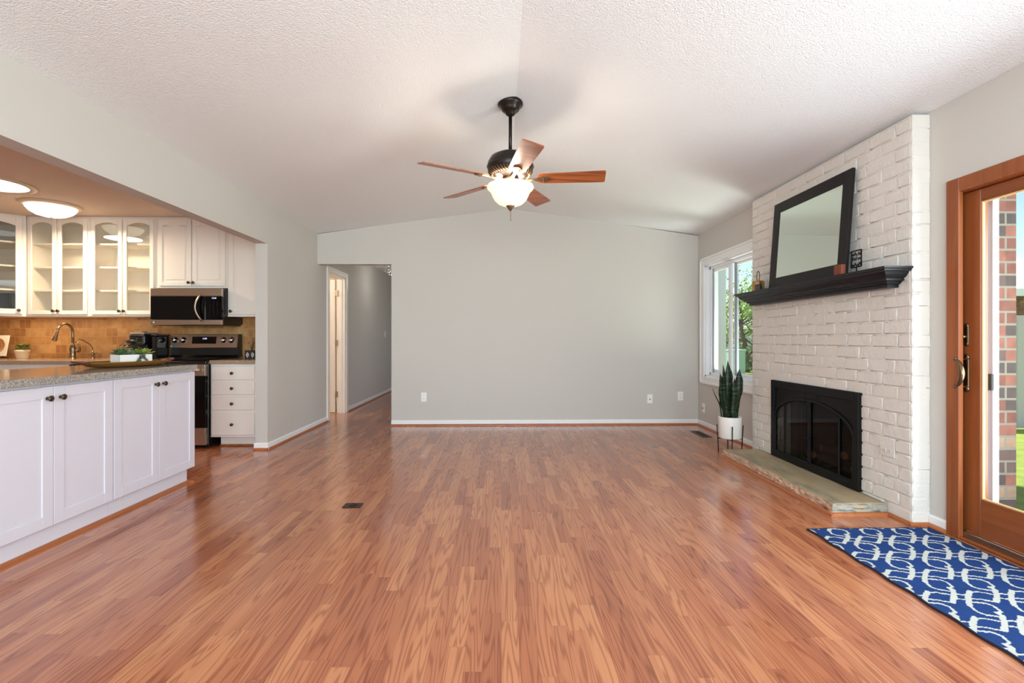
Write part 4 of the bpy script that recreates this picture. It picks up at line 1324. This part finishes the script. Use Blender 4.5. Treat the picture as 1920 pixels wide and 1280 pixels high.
def base_cabs():
    # corner base, sink base, dishwasher, small base (only the top strip shows above the island)
    for x0, x1, lab in ((-5.86, -5.35, 'white base cabinet under the counter in the left kitchen corner'), (-5.348, -4.40, 'white sink base cabinet below the kitchen faucet')):
        t = thing('base_cabinet', lab, 'cabinet', ((x0 + x1) / 2, 5.3, 0), group='kitchen base cabinets')
        MB().box(x0, x1, 5.05, KY - .013, .105, .853).build('cabinet_body', M_cab2, t)
        MB().box(x0, x1, 5.125, KY - .02, 0, .105).build('toe_kick', M_cab2, t)
        w = (x1 - x0 - .01) / 2
        for k in range(2): door_arch(Mplace(x0 + .003 + k * (w + .004), 5.05, .12, 0), w, .70, 'door', t, M_cab2, arch=False)
    t = thing('dishwasher', 'black dishwasher front under the counter beside the sink cabinet', 'dishwasher', (-4.09, 5.3, 0))
    MB().box(-4.395, -3.80, 5.05, KY - .013, .10, .850).build('body', M_black, t)
    MB().box(-4.39, -3.805, 5.025, 5.05, .12, .74, .004).build('door', M_steel, t)
    MB().box(-4.39, -3.805, 5.022, 5.05, .745, .848, .004).build('control_panel', M_blackgl, t)
    MB().box(-4.39, -3.805, 5.09, 5.12, 0, .10).build('toe_kick', M_black, t)
    MB().box(-3.798, -3.75, 5.05, 5.12, 0, .853).build('trim_filler', M_cab2, kind='structure')
base_cabs()

def uppers():
    YF = 5.37
    # (x0,x1, doors[(xa,xb,knobside)], zbottom, glass, label)
    specs = [
        (-5.135, -4.462, [(-5.112, -4.812), (-4.798, -4.484)], 1.355, True, 'white glass-door wall cabinet between the corner cabinet and its twin'),
        (-4.460, -3.750, [(-4.441, -4.112), (-4.100, -3.775)], 1.355, True, 'white glass-door wall cabinet next to the microwave'),
        (-3.748, -2.988, [(-3.722, -3.372), (-3.360, -3.004)], 1.665, False, 'white arched-panel wall cabinet directly above the microwave'),
        (-2.986, XL - T - .004, [(-2.962, -2.56)], 1.355, False, 'white wall cabinet right of the microwave, half behind the wall end')]
    for x0, x1, doors, zb, gl, lab in specs:
        t = thing('wall_cabinet', lab, 'cabinet', ((x0 + x1) / 2, 5.53, zb), group='kitchen wall cabinets')
        zt = 2.438
        b = MB()
        if gl:
            b.box(x0, x0 + .018, YF + .0, KY - .016, zb + .021, zt - .021).box(x1 - .018, x1, YF, KY - .016, zb + .021, zt - .021).box(x0, x1, KY - .014, KY - .002, zb, zt)
            b.box(x0, x1, YF, KY - .002, zb, zb + .02).box(x0, x1, YF, KY - .002, zt - .02, zt)
            b.box(x0 + .0005, x0 + .03, YF - .001, YF + .02, zb, zt - .0005).box(x1 - .03, x1 - .0005, YF - .001, YF + .02, zb, zt - .0005).box(x0 + .03, x1 - .03, YF - .001, YF + .02, zt - .04, zt - .0005).box(x0 + .03, x1 - .03, YF - .001, YF + .02, zb, zb + .03)
            xm = (doors[0][1] + doors[1][0]) / 2
        else:
            b.box(x0, x1, YF, KY - .002, zb, zt)
        b.build('cabinet_body', M_cab2, t)
        if gl:
            for z in (1.64, 1.895, 2.15): MB().box(x0 + .018, x1 - .018, YF + .05, KY - .014, z - .009, z + .009).build('shelf', M_cab2, t)
        for i, (xa, xb) in enumerate(doors):
            w = xb - xa; hh = 2.415 - zb - .022
            if len(doors) == 2: kx = w - .018 if i == 0 else .018
            else: kx = .022
            door_arch(Mplace(xa, YF - .0015, zb + .022, 0), w, hh, 'door', t, M_cab2, glass=gl, arch=True, knob_at=(kx, .036), fr=.042, ar=.034)
        MB().box(x0, x1, YF - .008, YF - .0012, zb - .0005, zb + .018, .002).build('bottom_rail', M_cab2, t)
    # diagonal corner wall cabinet
    t = thing('corner_wall_cabinet', 'white diagonal corner wall cabinet with glass door, leftmost in the kitchen', 'cabinet', (-5.6, 5.4, 1.355))
    A = Vector((-5.137, 5.36)); B = Vector((-5.56, 4.937))
    pl = [(A.x, A.y), (B.x, B.y), (-5.878, 4.937), (-5.878, KY - .002), (A.x, KY - .002)]
    b = MB()
    for z0, z1 in ((1.355, 1.375), (2.418, 2.438)): b.poly([(x, y, z0) for x, y in pl], (0, 0, z1 - z0))
    b.box(A.x - .016, A.x, A.y + .003, KY - .002, 1.355, 2.438).box(-5.878, B.x, 4.937, 4.953, 1.355, 2.438)
    b.box(-5.878, -5.868, 4.94, KY - .002, 1.36, 2.43).box(-5.878, A.x, KY - .012, KY - .002, 1.36, 2.43)
    L = (A - B).length
    Md = Mplace(B.x, B.y, 0, math.atan2(A.y - B.y, A.x - B.x))
    b.box(0, .035, -.001, .02, 1.3545, 2.4385, M=Md).box(L - .035, L, -.001, .02, 1.3545, 2.4385, M=Md).box(.035, L - .035, -.001, .02, 2.40, 2.4385, M=Md).box(.035, L - .035, -.001, .02, 1.3545, 1.39, M=Md)
    b.build('cabinet_body', M_cab2, t)
    for z in (1.64, 1.895, 2.15):
        MB().poly([(x, y, z - .009) for x, y in [(A.x - .02, A.y + .04), (B.x - .0, B.y + .06), (-5.866, 5.0), (-5.866, KY - .014), (A.x - .02, KY - .014)]], (0, 0, .018)).build('shelf', M_cab2, t)
    door_arch(Mplace(B.x, B.y, 1.378, math.atan2(A.y - B.y, A.x - B.x)) @ Matrix.Translation((.02, -.0025, 0)), L - .045, 1.037, 'door', t, M_cab2, glass=True, arch=True, knob_at=(L - .045 - .03, .04), fr=.055, ar=.04)
uppers()

def microwave():
    x0, x1, z0, z1 = -3.745, -2.99, 1.262, 1.652
    yf = 5.262
    t = thing('microwave', 'stainless and black over-the-range microwave under the wall cabinet', 'microwave', ((x0 + x1) / 2, 5.4, z0))
    MB().box(x0, x1, yf + .03, KY - .014, z0 + .012, z1, .004).build('body', M_black, t)
    f = MB()
    f.box(x0, x1, yf, yf + .03, z1 - .082, z1, .004)
    f.box(x0, x1, yf + .004, yf + .03, z1 - .086, z1 - .080)
    f.build('top_grille', M_steel, t)
    xs = -3.165
    d = MB(); d.box(x0 + .002, xs, yf - .002, yf + .03, z0 + .058, z1 - .084, .003)
    dd = d.build('door', M_blackgl, t)
    MB().box(xs + .002, x1 - .002, yf - .001, yf + .03, z0 + .058, z1 - .084, .003).build('control_panel', M_blackgl, t)
    MB().box(x0, x1, yf, yf + .03, z0, z0 + .056, .003).build('bottom_panel', M_steel, t)
    h = MB(); pts = []
    for k in range(15):
        s = k / 14
        pts.append((-3.205 - .045 * math.sin(PI * s) + .012 * s, yf - .012 - .04 * math.sin(PI * s) ** .6, z1 - .065 - s * .285))
    h.tube(pts, .013, 12, flat=(1, .55)); h.build('handle', M_steel, dd)
    MB().box(x0 + .02, x1 - .02, yf + .04, KY - .03, z0 - .004, z0 + .012).build('underside_vent', M_black, t)
    R = (PI / 2, 0, 0)
    text('display', '12:28', .022, M_led, t, ((xs + x1) / 2 + .005, yf - .0035, z1 - .104), R)
    for r in range(6):
        for c in range(3):
            text('keypad', '123456789C0S'[(r * 3 + c) % 12], .012, M_letter, t, (xs + .05 + c * .038, yf - .0025, z1 - .15 - r * .026), R, 0)
    MB().lathe([(.009, 0), (.009, .001)], seg=16, M=Matrix.Translation((x0 + .036, yf - .0002, z0 + .028)) @ Matrix.Rotation(PI / 2, 4, 'X')).build('logo', M_txtw, t)
    text('logo_lettering', 'LG', .014, M_letter, t, (x0 + .06, yf - .002, z0 + .028), R, 0)
microwave()

def range_():
    x0, x1 = -3.743, -2.99
    t = thing('range', 'stainless and black electric range with knobs on its backguard', 'range', ((x0 + x1) / 2, 5.3, 0))
    MB().box(x0, x1, 5.02, 5.64, .03, .885, .003).build('body', M_black, t)
    MB().box(x0 - .001, x1 + .001, 4.985, 5.60, .885, .905, .005, 2).build('cooktop', M_blackgl, t)
    MB().box(x0 + .004, x1 - .004, 4.985, 5.02, .86, .885, .003).build('front_trim', M_black, t)
    d = MB().box(x0 + .004, x1 - .004, 4.978, 5.02, .22, .735, .006, 2).build('oven_door', M_blackgl, t)
    st = MB().box(x0 + .004, x1 - .004, 4.972, 5.02, .735, .855, .006, 2).build('door_top_panel', M_steel, d)
    MB().cyl((x0 + .05, 4.935, .80), (x1 - .05, 4.935, .80), .013, 14).box(x0 + .06, x0 + .09, 4.93, 4.975, .79, .81).box(x1 - .09, x1 - .06, 4.93, 4.975, .79, .81).build('handle', M_steel, d)
    MB().box(x0 + .004, x1 - .004, 4.975, 5.02, .035, .212, .006, 2).build('storage_drawer', M_steel, t)
    # sloping backguard
    b = MB().poly([(x0, 5.55, .905), (x0, 5.665, .905), (x0, 5.665, 1.165), (x0, 5.60, 1.165), (x0, 5.575, 1.015), (x0, 5.59, 1.01), (x0, 5.585, .93)], (x1 - x0, 0, 0))
    b.build('backguard', M_black, t)
    a = math.atan2(.025, .15)
    Mp = Matrix.Translation(((x0 + x1) / 2, 5.568, 1.01)) @ Matrix.Rotation(-a, 4, 'X')
    p = MB().box(x0 - (x0 + x1) / 2, x1 - (x0 + x1) / 2 - .004, -.006, .006, 0, .157, .003, M=Mp).build('control_panel', M_steel, t)
    MB().box(-.135, .135, -.0085, -.005, .048, .128, .002, M=Mp).build('display_window', M_blackgl, p)
    for x in (-.328, -.234, .216, .306):
        kb = MB().lathe([(.031, 0), (.031, .004), (.025, .006), (.024, .026), (.019, .030), (0, .030)], seg=24, M=Mp @ Matrix.Translation((x, -.006, .09)) @ Matrix.Rotation(PI / 2, 4, 'X'))
        kb.box(x - .003, x + .003, -.039, -.034, .072, .112, M=Mp)
        kb.build('control_knob', M_steel2, p)
        MB().lathe([(.034, 0), (.034, .0015)], seg=24, M=Mp @ Matrix.Translation((x, -.006, .09)) @ Matrix.Rotation(PI / 2, 4, 'X')).build('knob_bezel', M_black, p)
    q = Mp @ Vector((0.005, -.0095, .105))
    text('clock_display', '12:28', .022, M_led, p, q, (PI / 2 - a, 0, 0))
    MB().lathe([(.008, 0), (.008, .001)], seg=16, M=Mp @ Matrix.Translation((-.36, -.006, .02)) @ Matrix.Rotation(PI / 2, 4, 'X')).build('logo', M_txtw, p)
    text('logo_lettering', 'LG', .013, M_letter, p, Mp @ Vector((-.338, -.007, .02)), (PI / 2 - a, 0, 0), 0)
    bu = MB()
    for x, y, r in ((-3.55, 5.16, .10), (-3.19, 5.16, .09), (-3.55, 5.42, .075), (-3.19, 5.42, .075)): bu.lathe([(r, 0), (r, .0006), (r - .004, .0006), (r - .004, 0)], (x, y, .905), 32)
    bu.build('burner_ring', M_letter, t)
    for x in (x0 + .05, x1 - .05):
        for y in (5.06, 5.58): MB().cyl((x, y, 0), (x, y, .035), .016, 10).build('foot', M_black, t)
range_()

def faucet():
    x, y = -4.805, 5.55
    t = thing('kitchen_faucet', 'brushed gooseneck kitchen faucet with side lever standing on back counter', 'faucet', (x, y, ZC))
    MB().lathe([(.034, 0), (.034, .004), (.029, .008), (.026, .03), (.026, .07), (.030, .10), (.027, .13), (.017, .155), (.013, .17)], (x, y, ZC), 24).build('faucet_body', M_nickel, t)
    pts = [(x, y, ZC + .16), (x, y, ZC + .25)]
    for k in range(13):
        a = PI * k / 12 * .93
        pts.append((x, y - .095 + .095 * math.cos(a), ZC + .29 + .095 * math.sin(a)))
    MB().tube(pts, .0125, 14).build('spout', M_nickel, t)
    p = Vector(pts[-1]); d = (Vector(pts[-1]) - Vector(pts[-2])).normalized()
    q = d.to_track_quat('Z', 'Y').to_matrix().to_4x4()
    MB().lathe([(.013, -.005), (.015, .01), (.017, .05), (.023, .105), (.0235, .115), (.018, .118), (0, .118)], seg=22, M=Matrix.Translation(p) @ q).build('spray_head', M_nickel, t)
    h = MB().cyl((x + .02, y, ZC + .085), (x + .07, y - .005, ZC + .085), .014, 14, .017)
    h.tube([(x + .07, y - .005, ZC + .08), (x + .085, y - .01, ZC + .10), (x + .088, y - .02, ZC + .14), (x + .082, y - .03, ZC + .185)], [.015, .012, .009, .007], 12)
    h.build('lever', M_nickel, t)
    x2 = -4.585
    t = thing('water_filter_tap', 'slim brushed filter tap with thin bent spout right of the faucet', 'faucet', (x2, 5.55, ZC))
    MB().lathe([(.022, 0), (.022, .004), (.017, .008), (.016, .05), (.014, .062), (.007, .07), (.006, .10)], (x2, 5.55, ZC), 18).build('tap_body', M_nickel, t)
    pts = [(x2, 5.55, ZC + .09), (x2, 5.545, ZC + .125), (x2, 5.50, ZC + .165), (x2, 5.42, ZC + .205), (x2, 5.37, ZC + .215), (x2, 5.345, ZC + .205), (x2, 5.33, ZC + .18)]
    MB().tube(pts, .005, 10).build('spout', M_nickel, t)
    MB().tube([(x2 + .012, 5.55, ZC + .045), (x2 + .035, 5.55, ZC + .055), (x2 + .045, 5.55, ZC + .07)], .0045, 8).build('lever', M_nickel, t)
faucet()

def counter_items():
    # small potted plant
    x, y = -5.28, 5.47
    t = thing('potted_herb', 'small leafy plant in cream pot beside the round-motif plaque', 'plant', (x, y, ZC))
    MB().lathe([(0, 0), (.044, 0), (.048, .004), (.062, .078), (.066, .080), (.066, .098), (.060, .098), (.057, .085), (0, .085)], (x, y, ZC), 26).build('pot', mat('cream_pot', S(226, 208, 178), .5), t)
    random.seed(11)
    tb = bmesh.new()
    for k in range(70):
        a = random.uniform(0, 2 * PI); r = random.uniform(0, .06)
        p = Vector((x + r * math.cos(a), y + r * math.sin(a) * .8, ZC + .09 + random.uniform(0, .06)))
        leafcard(tb, p, (math.cos(a), math.sin(a), random.uniform(.1, 1.3)), (0, 0, 1), .04, .022)
    b = MB(); b._merge(tb)
    for k in range(9):
        a = k * .7; b.tube([(x, y, ZC + .085), (x + .03 * math.cos(a), y + .03 * math.sin(a), ZC + .13)], .0015, 5)
    b.build('foliage', mat('herb_leaves', S(92, 112, 48), .5, var=.3), t)
    # plaque on easel
    x, y = -5.60, 5.50
    t = thing('decorative_plaque', 'square cream plaque with round floral motif on a dark easel', 'plaque', (x, y, ZC))
    Mp = Matrix.Translation((x, y, ZC + .028)) @ Matrix.Rotation(-.18, 4, 'X')
    MB().box(-.115, .115, -.004, .004, 0, .235, .003, M=Mp).build('plaque', mat('plaque_cream', S(240, 228, 206), .4), t)
    o = MB().lathe([(.085, 0), (.085, .0015), (.08, .0015), (.08, .0006), (0, .0006)], seg=36, M=Mp @ Matrix.Translation((0, -.004, .118)) @ Matrix.Rotation(PI / 2, 4, 'X'))
    o.build('round_motif', mat('motif_ochre', S(222, 186, 128), .45), t)
    r = MB()
    for k in range(9):
        a = 2 * PI * k / 9
        r.sphere((0, 0, 0), .001, 6)
        r.lathe([(.016, 0), (.012, .002), (0, .0025)], seg=12, M=Mp @ Matrix.Translation((.045 * math.cos(a), -.0048, .118 + .03 * math.sin(a))) @ Matrix.Rotation(PI / 2, 4, 'X'))
    r.build('flower_motif', mat('motif_rust', S(188, 112, 78), .5), t)
    e = MB()
    for s in (-1, 1):
        e.tube([(x + s * .055, y + .09, ZC + .003), (x + s * .05, y + .03, ZC + .02), (x + s * .05, y - .03, ZC + .01), (x + s * .05, y - .045, ZC + .028)], .0035, 6)
        e.tube([(x + s * .05 + .012 * math.cos(2 * PI * k / 10), y - .045, ZC + .04 + .012 * math.sin(2 * PI * k / 10)) for k in range(10)], .002, 5, closed=True)
        e.tube([(x + s * .05, y + .03, ZC + .02), (x + s * .02, y + .055, ZC + .20)], .003, 6)
    e.tube([(x - .055, y + .06, ZC + .012), (x + .055, y + .06, ZC + .012)], .003, 6)
    e.build('easel', M_blackm, t)
    # coffee maker
    x, y = -3.925, 5.44
    t = thing('coffee_maker', 'black single-cup coffee maker with silver lid left of the range', 'coffee maker', (x, y, ZC))
    MB().box(x - .085, x + .10, y - .13, y + .17, ZC, ZC + .03, .012, 2).box(x - .08, x + .09, y + .0, y + .17, ZC + .02, ZC + .26, .02, 3).build('body', M_black, t)
    MB().box(x - .088, x + .085, y - .13, y + .10, ZC + .15, ZC + .27, .025, 3).box(x - .07, x + .08, y - .085, y + .02, ZC + .03, ZC + .17, .01, 2).build('brew_head', M_black, t)
    MB().box(x - .082, x + .078, y - .125, y + .09, ZC + .268, ZC + .288, .008, 2).build('lid', mat('silver_plastic', S(190, 192, 196), .25, .8), t)
    MB().box(x + .105, x + .16, y - .06, y + .15, ZC, ZC + .25, .012, 2).build('water_tank', mat('smoked_tank', S(30, 28, 28), .1), t)
    MB().box(x + .10, x + .165, y - .065, y + .155, ZC + .25, ZC + .268, .006).build('tank_lid', M_black, t)
    MB().box(x - .06, x + .06, y - .125, y - .02, ZC + .028, ZC + .038, .003).build('drip_tray', M_steel, t)
    text('logo_lettering', 'KEURIG', .02, M_txtw, t, (x - .03, y - .1305, ZC + .205), (PI / 2, 0, 0))
    # canister behind
    o = MB().box(-4.14, -4.05, 5.56, 5.65, ZC, ZC + .31, .006).build('cardboard_box', mat('tan_box', S(206, 164, 116), .6))
    tag(o, 'narrow tan box standing behind the coffee maker', 'box')
    # small dark pot with white motif right of range
    x, y = -2.775, 5.46
    t = thing('dark_planter', 'small dark square planter with white leaf motif right of the range', 'plant', (x, y, ZC))
    MB().box(x - .055, x + .055, y - .05, y + .05, ZC, ZC + .092, .004).build('pot', mat('dark_plum_pot', S(40, 28, 30), .4), t)
    m = MB()
    for cx_ in (-.022, .034):
        for dz, dx, s in ((.066, 0, .006), (.052, -.009, .008), (.052, .009, .008), (.036, -.008, .008), (.036, .008, .008), (.02, 0, .007)):
            m.sphere((x + cx_ + dx, y - .050, ZC + dz), s, 8, (1, .2, 1.1))
    m.build('leaf_motif', M_txtw, t)
    random.seed(3); tb = bmesh.new(); b = MB()
    for k in range(10):
        a = random.uniform(0, 2 * PI); h = random.uniform(.05, .13); r = random.uniform(.02, .055)
        tip = Vector((x + r * math.cos(a), y + r * math.sin(a), ZC + .09 + h)); b.tube([(x, y, ZC + .085), tip], .0012, 5)
        for q in range(5):
            p = Vector((x, y, ZC + .09)).lerp(tip, (q + 1) / 5)
            leafcard(tb, p, (random.uniform(-1, 1), random.uniform(-1, 1), .5), (0, 0, 1), .026, .010)
    b._merge(tb); b.build('sprigs', mat('olive_sprig', S(96, 92, 40), .6, var=.3), t)
counter_items()

def kitchen_lamps():
    x, y = -4.45, 4.90
    t = thing('ceiling_light', 'lit white dome ceiling light before the glass-door wall cabinets', 'lamp', (x, y, 2.44))
    MB().lathe([(.235, 2.44), (.24, 2.432), (.225, 2.42), (.20, 2.412), (.195, 2.418)], (x, y, 0), 48, caps=True).build('lamp_ring', M_ring, t)
    MB().lathe([(.198, 2.415), (.190, 2.392), (.165, 2.362), (.12, 2.335), (.06, 2.318), (.015, 2.314), (0, 2.314)], (x, y, 0), 48, caps=False).build('lamp_shade', M_kshade, t)
    MB().lathe([(.012, 2.318), (.009, 2.308), (0, 2.305)], (x, y, 0), 12).build('finial', M_ring, t)
    aim(lamp('kitchen_dome_lamp', 'AREA', (x, y, 2.29), 28, (1, .76, .50), shape='DISK', size=.36), (x, y, 0))
    x, y = -4.36, 4.21
    t = thing('sun_tunnel', 'flat round daylight diffuser in kitchen ceiling, cut by left edge', 'skylight', (x, y, 2.44))
    MB().lathe([(.305, 2.44), (.31, 2.43), (.29, 2.422), (.262, 2.424), (.262, 2.44)], (x, y, 0), 56).build('trim_ring', M_ring, t)
    MB().lathe([(.265, 2.430), (.2, 2.425), (0, 2.423)], (x, y, 0), 56, caps=False).build('diffuser', M_skytube, t)
    a = lamp('under_cabinet_lamp', 'AREA', (-5.25, 5.38, 1.345), 2.0, (1, .78, .50), shape='RECTANGLE', size=.5, size_y=.05)
    a = lamp('under_cabinet_lamp', 'AREA', (-4.6, 5.48, 1.345), .8, (1, .78, .50), shape='RECTANGLE', size=.9, size_y=.05)
    u = thing('under_cabinet_light', 'slim strip light fixed under the glass-door wall cabinets', 'lamp', (-4.9, 5.45, 1.35))
    MB().box(-5.1, -4.5, 5.47, 5.51, 1.349, 1.3545).build('housing', M_ring, u)
kitchen_lamps()

# ------------------------------------------------------------------ HALL CHANDELIER
def chandelier():
    x, y = -1.86, 8.5
    t = thing('crystal_chandelier', 'crystal cluster ceiling light glimpsed at the top of the hall opening', 'chandelier', (x, y, 2.44))
    MB().lathe([(.14, 2.44), (.14, 2.42), (.0, 2.42)], (x, y, 0), 28).build('ceiling_plate', M_steel2, t)
    random.seed(21); b = MB()
    for k in range(110):
        a = random.uniform(0, 2 * PI); r = .17 * math.sqrt(random.random()); z = 2.40 - random.uniform(0, .19) * (1 - (r / .2) ** 2 * .6)
        s = random.uniform(.009, .014)
        tb = bmesh.new(); bmesh.ops.create_icosphere(tb, subdivisions=1, radius=s)
        for v in tb.verts: v.co = Vector((v.co.x, v.co.y, v.co.z * 1.3)) + Vector((x + r * math.cos(a), y + r * math.sin(a), z))
        b._merge(tb)
    b.build('crystal_drops', M_chainm, t)
    w = MB()
    for k in range(14):
        a = k * .9; r = .05 + .008 * k; w.cyl((x + r * math.cos(a), y + r * math.sin(a), 2.42), (x + r * math.cos(a), y + r * math.sin(a), 2.27 + .03 * (k % 3)), .0015, 5)
    w.build('hanging_wires', M_steel2, t)
    lamp('chandelier_lamp', 'POINT', (x, y, 2.1), 3, (1, .95, .9), shadow_soft_size=.1)
chandelier()

# ------------------------------------------------------------------ OUTSIDE
def outside():
    GZ = -.15
    g = MB().face([(2.75, -25, GZ), (70, -25, GZ), (70, 60, GZ), (2.75, 60, GZ)])
    tag(g.build('lawn', M_grass, kind='stuff'), 'bright green sunlit lawn outside the door and window', 'grass')
    MB().box(2.72, 4.2, -.5, 2.7, GZ, -.03).build('trim_stoop', M_conc, kind='structure')
    # red brick chimney outside next to the door
    b = MB().box(2.73, 3.105, 2.86, 3.295, GZ + .001, 4.2).box(2.73, 3.105, 4.275, 4.66, GZ + .001, 4.2).box(3.002, 3.105, 3.295, 4.275, GZ + .001, 4.2).box(2.73, 3.002, 3.295, 4.275, .735, 4.2)
    b.build('wall_chimney_outside', M_redbrick, kind='structure')
    b = MB().box(XR + .16, XR + .20, 2.69, 2.86, GZ, 2.4); b.build('trim_door_outside', M_vinyl, kind='structure')
    # porch post seen through window
    o = MB().box(3.46, 3.72, 7.95, 8.15, GZ, 3.0, .006)
    for k in range(5): o.box(3.49 + k * .045, 3.505 + k * .045, 7.944, 7.951, GZ, 3.0)
    o.build('trim_porch_post', M_post, kind='structure')
    # utility box
    t = thing('utility_box', 'pale green utility box standing on the lawn outside the window', 'utility box', (8.45, 17.2, GZ))
    MB().box(8.0, 8.6, 16.9, 17.5, GZ, .70, .02).build('cabinet', M_teal, t)
    MB().box(7.98, 8.62, 16.88, 17.52, .66, .74, .02).build('lid', M_teal, t)
    # fence (right side, through the door)
    t = thing('privacy_fence', 'grey board fence across the yard behind the brick pier', 'fence', (8, 6.6, GZ))
    f = MB()
    for i in range(50): f.box(6.2 + i * .14, 6.2 + i * .14 + .134, 6.6, 6.62, GZ + .02, 1.44)
    f.build('board_panel', M_fence, t)
    f = MB().box(6.15, 13.3, 6.62, 6.66, 1.3, 1.38).box(6.15, 13.3, 6.62, 6.66, .1, .18); f.build('rail', M_fence, t)
    # neighbour house
    t = thing('neighbour_house', 'pale-roofed brick house beyond the grey fence', 'house', (21, 18, GZ))
    MB().box(16.5, 28, 17, 24, GZ, 2.65).build('wall', M_redbrick, t)
    r = MB().poly([(15.9, 16.5, 2.65), (28.5, 16.5, 2.65), (28.5, 16.5, 2.8), (15.9, 16.5, 2.8)], (0, 8, 0))
    r.poly([(15.9, 16.5, 2.8), (15.9, 24.5, 2.8), (15.9, 20.5, 4.6)], (12.6, 0, 0)); r.build('roof', M_roof, t)
    MB().box(15.85, 28.55, 16.4, 16.5, 2.6, 2.85).build('fascia', M_vinyl, t)
    t2 = thing('neighbour_house', 'low pale house far behind the trees outside the window', 'house', (14.5, 40.5, GZ))
    MB().box(9, 20, 38, 43, GZ, 1.9).build('wall', M_post, t2)
    MB().poly([(8.5, 37.5, 1.9), (8.5, 43.5, 1.9), (8.5, 40.5, 3.2)], (12, 0, 0)).build('roof', M_roof, t2)
    random.seed(9)
    def tree(name, label, x, y, h, crown_r, crown_z, nl, m, ntr=1, leaf=.16, zs=1.0, group=None):
        t = thing(name, label, 'tree' if h > 2 else 'shrub', (x, y, GZ), group=group)
        b = MB()
        for k in range(ntr):
            a = random.uniform(0, 2 * PI); pts = []; rs = []
            L = Vector((math.cos(a) * random.uniform(.3, .9) * (ntr > 1), math.sin(a) * .6 * (ntr > 1), 0)) * crown_r * .6
            for q in range(8):
                s = q / 7; pts.append(Vector((x, y, GZ)) + Vector((.1 * math.cos(a), .1 * math.sin(a), 0)) + L * s + Vector((.08 * math.sin(s * 7 + k), .05 * math.cos(s * 5), h * .85 * s))); rs.append((.05 + h * .013) * (1 - .75 * s))
            b.tube(pts, rs, 8)
            for q in range(7):
                s = random.uniform(.35, .95); p = pts[int(s * 7)]; aa = random.uniform(0, 2 * PI)
                e = p + Vector((math.cos(aa), math.sin(aa), random.uniform(.3, 1.0))) * crown_r * .55
                b.tube([p, (p + e) / 2 + Vector((0, 0, .05)), e], [.03, .02, .008], 5)
        b.build('trunk', M_bark, t)
        tb = bmesh.new()
        cl = [(random.gauss(0, .42), random.gauss(0, .42), random.gauss(0, .42)) for _ in range(34)]
        for k in range(nl):
            c = random.choice(cl)
            p = Vector((x + (c[0] + random.gauss(0, .17)) * crown_r, y + (c[1] + random.gauss(0, .17)) * crown_r, GZ + crown_z + (c[2] + random.gauss(0, .17)) * crown_r * zs))
            if p.z < GZ + .05: continue
            n = Vector((random.gauss(0, 1), random.gauss(0, 1), random.gauss(0, 1))).normalized(); u = n.orthogonal().normalized(); v = n.cross(u)
            s = leaf * random.uniform(.6, 1.2)
            tb.faces.new([tb.verts.new(p - u * s * .5), tb.verts.new(p + v * s * .3), tb.verts.new(p + u * s * .5), tb.verts.new(p - v * s * .3)])
        bb = MB(); bb._merge(tb); bb.build('foliage', m, t)
    tree('tree', 'light green multi-stemmed tree filling the right window pane', 10.9, 21.0, 3.9, 1.65, 2.45, 3600, M_leaf, 3, .14, 1.05)
    tree('tree', 'tree seen left of the window mullion beyond the porch post', 10.9, 27.5, 4.4, 1.9, 2.6, 2400, M_leaf, 2, .17)
    tree('shrub', 'dark shrub at the foot of the tree outside the window', 9.3, 18.2, 1.0, .55, .45, 900, M_leaf2, 2, .10)
    tree('tree', 'dark background tree low behind the window trees', 15.0, 33.0, 4.5, 2.6, 1.9, 2600, M_leaf2, 1, .22)
    tb = bmesh.new()
    for k in range(9000):
        a = random.uniform(.1, 1.25); r = random.gauss(60, 2.2)
        hgt = 4.2 + 1.6 * noise.noise(Vector((a * 9, 0, 2))) + .8 * noise.noise(Vector((a * 30, 4, 2)))
        p = Vector((r * math.sin(a), r * math.cos(a), GZ + hgt * random.random() ** .6))
        n = Vector((random.gauss(0, 1), random.gauss(0, 1), random.gauss(0, 1))).normalized(); u = n.orthogonal().normalized(); v = n.cross(u); q = random.uniform(.4, .9)
        tb.faces.new([tb.verts.new(p - u * q * .5), tb.verts.new(p + v * q * .35), tb.verts.new(p + u * q * .5), tb.verts.new(p - v * q * .35)])
    hb = MB(); hb._merge(tb)
    tag(hb.build('hedgerow', M_leaf2, kind='stuff'), 'distant band of green foliage along the far edge of the lawn', 'hedge')
    tree('tree', 'green treetop rising behind the neighbouring brick house', 25.0, 30.0, 7.0, 3.0, 5.0, 2600, M_leaf, 1, .26)
outside()
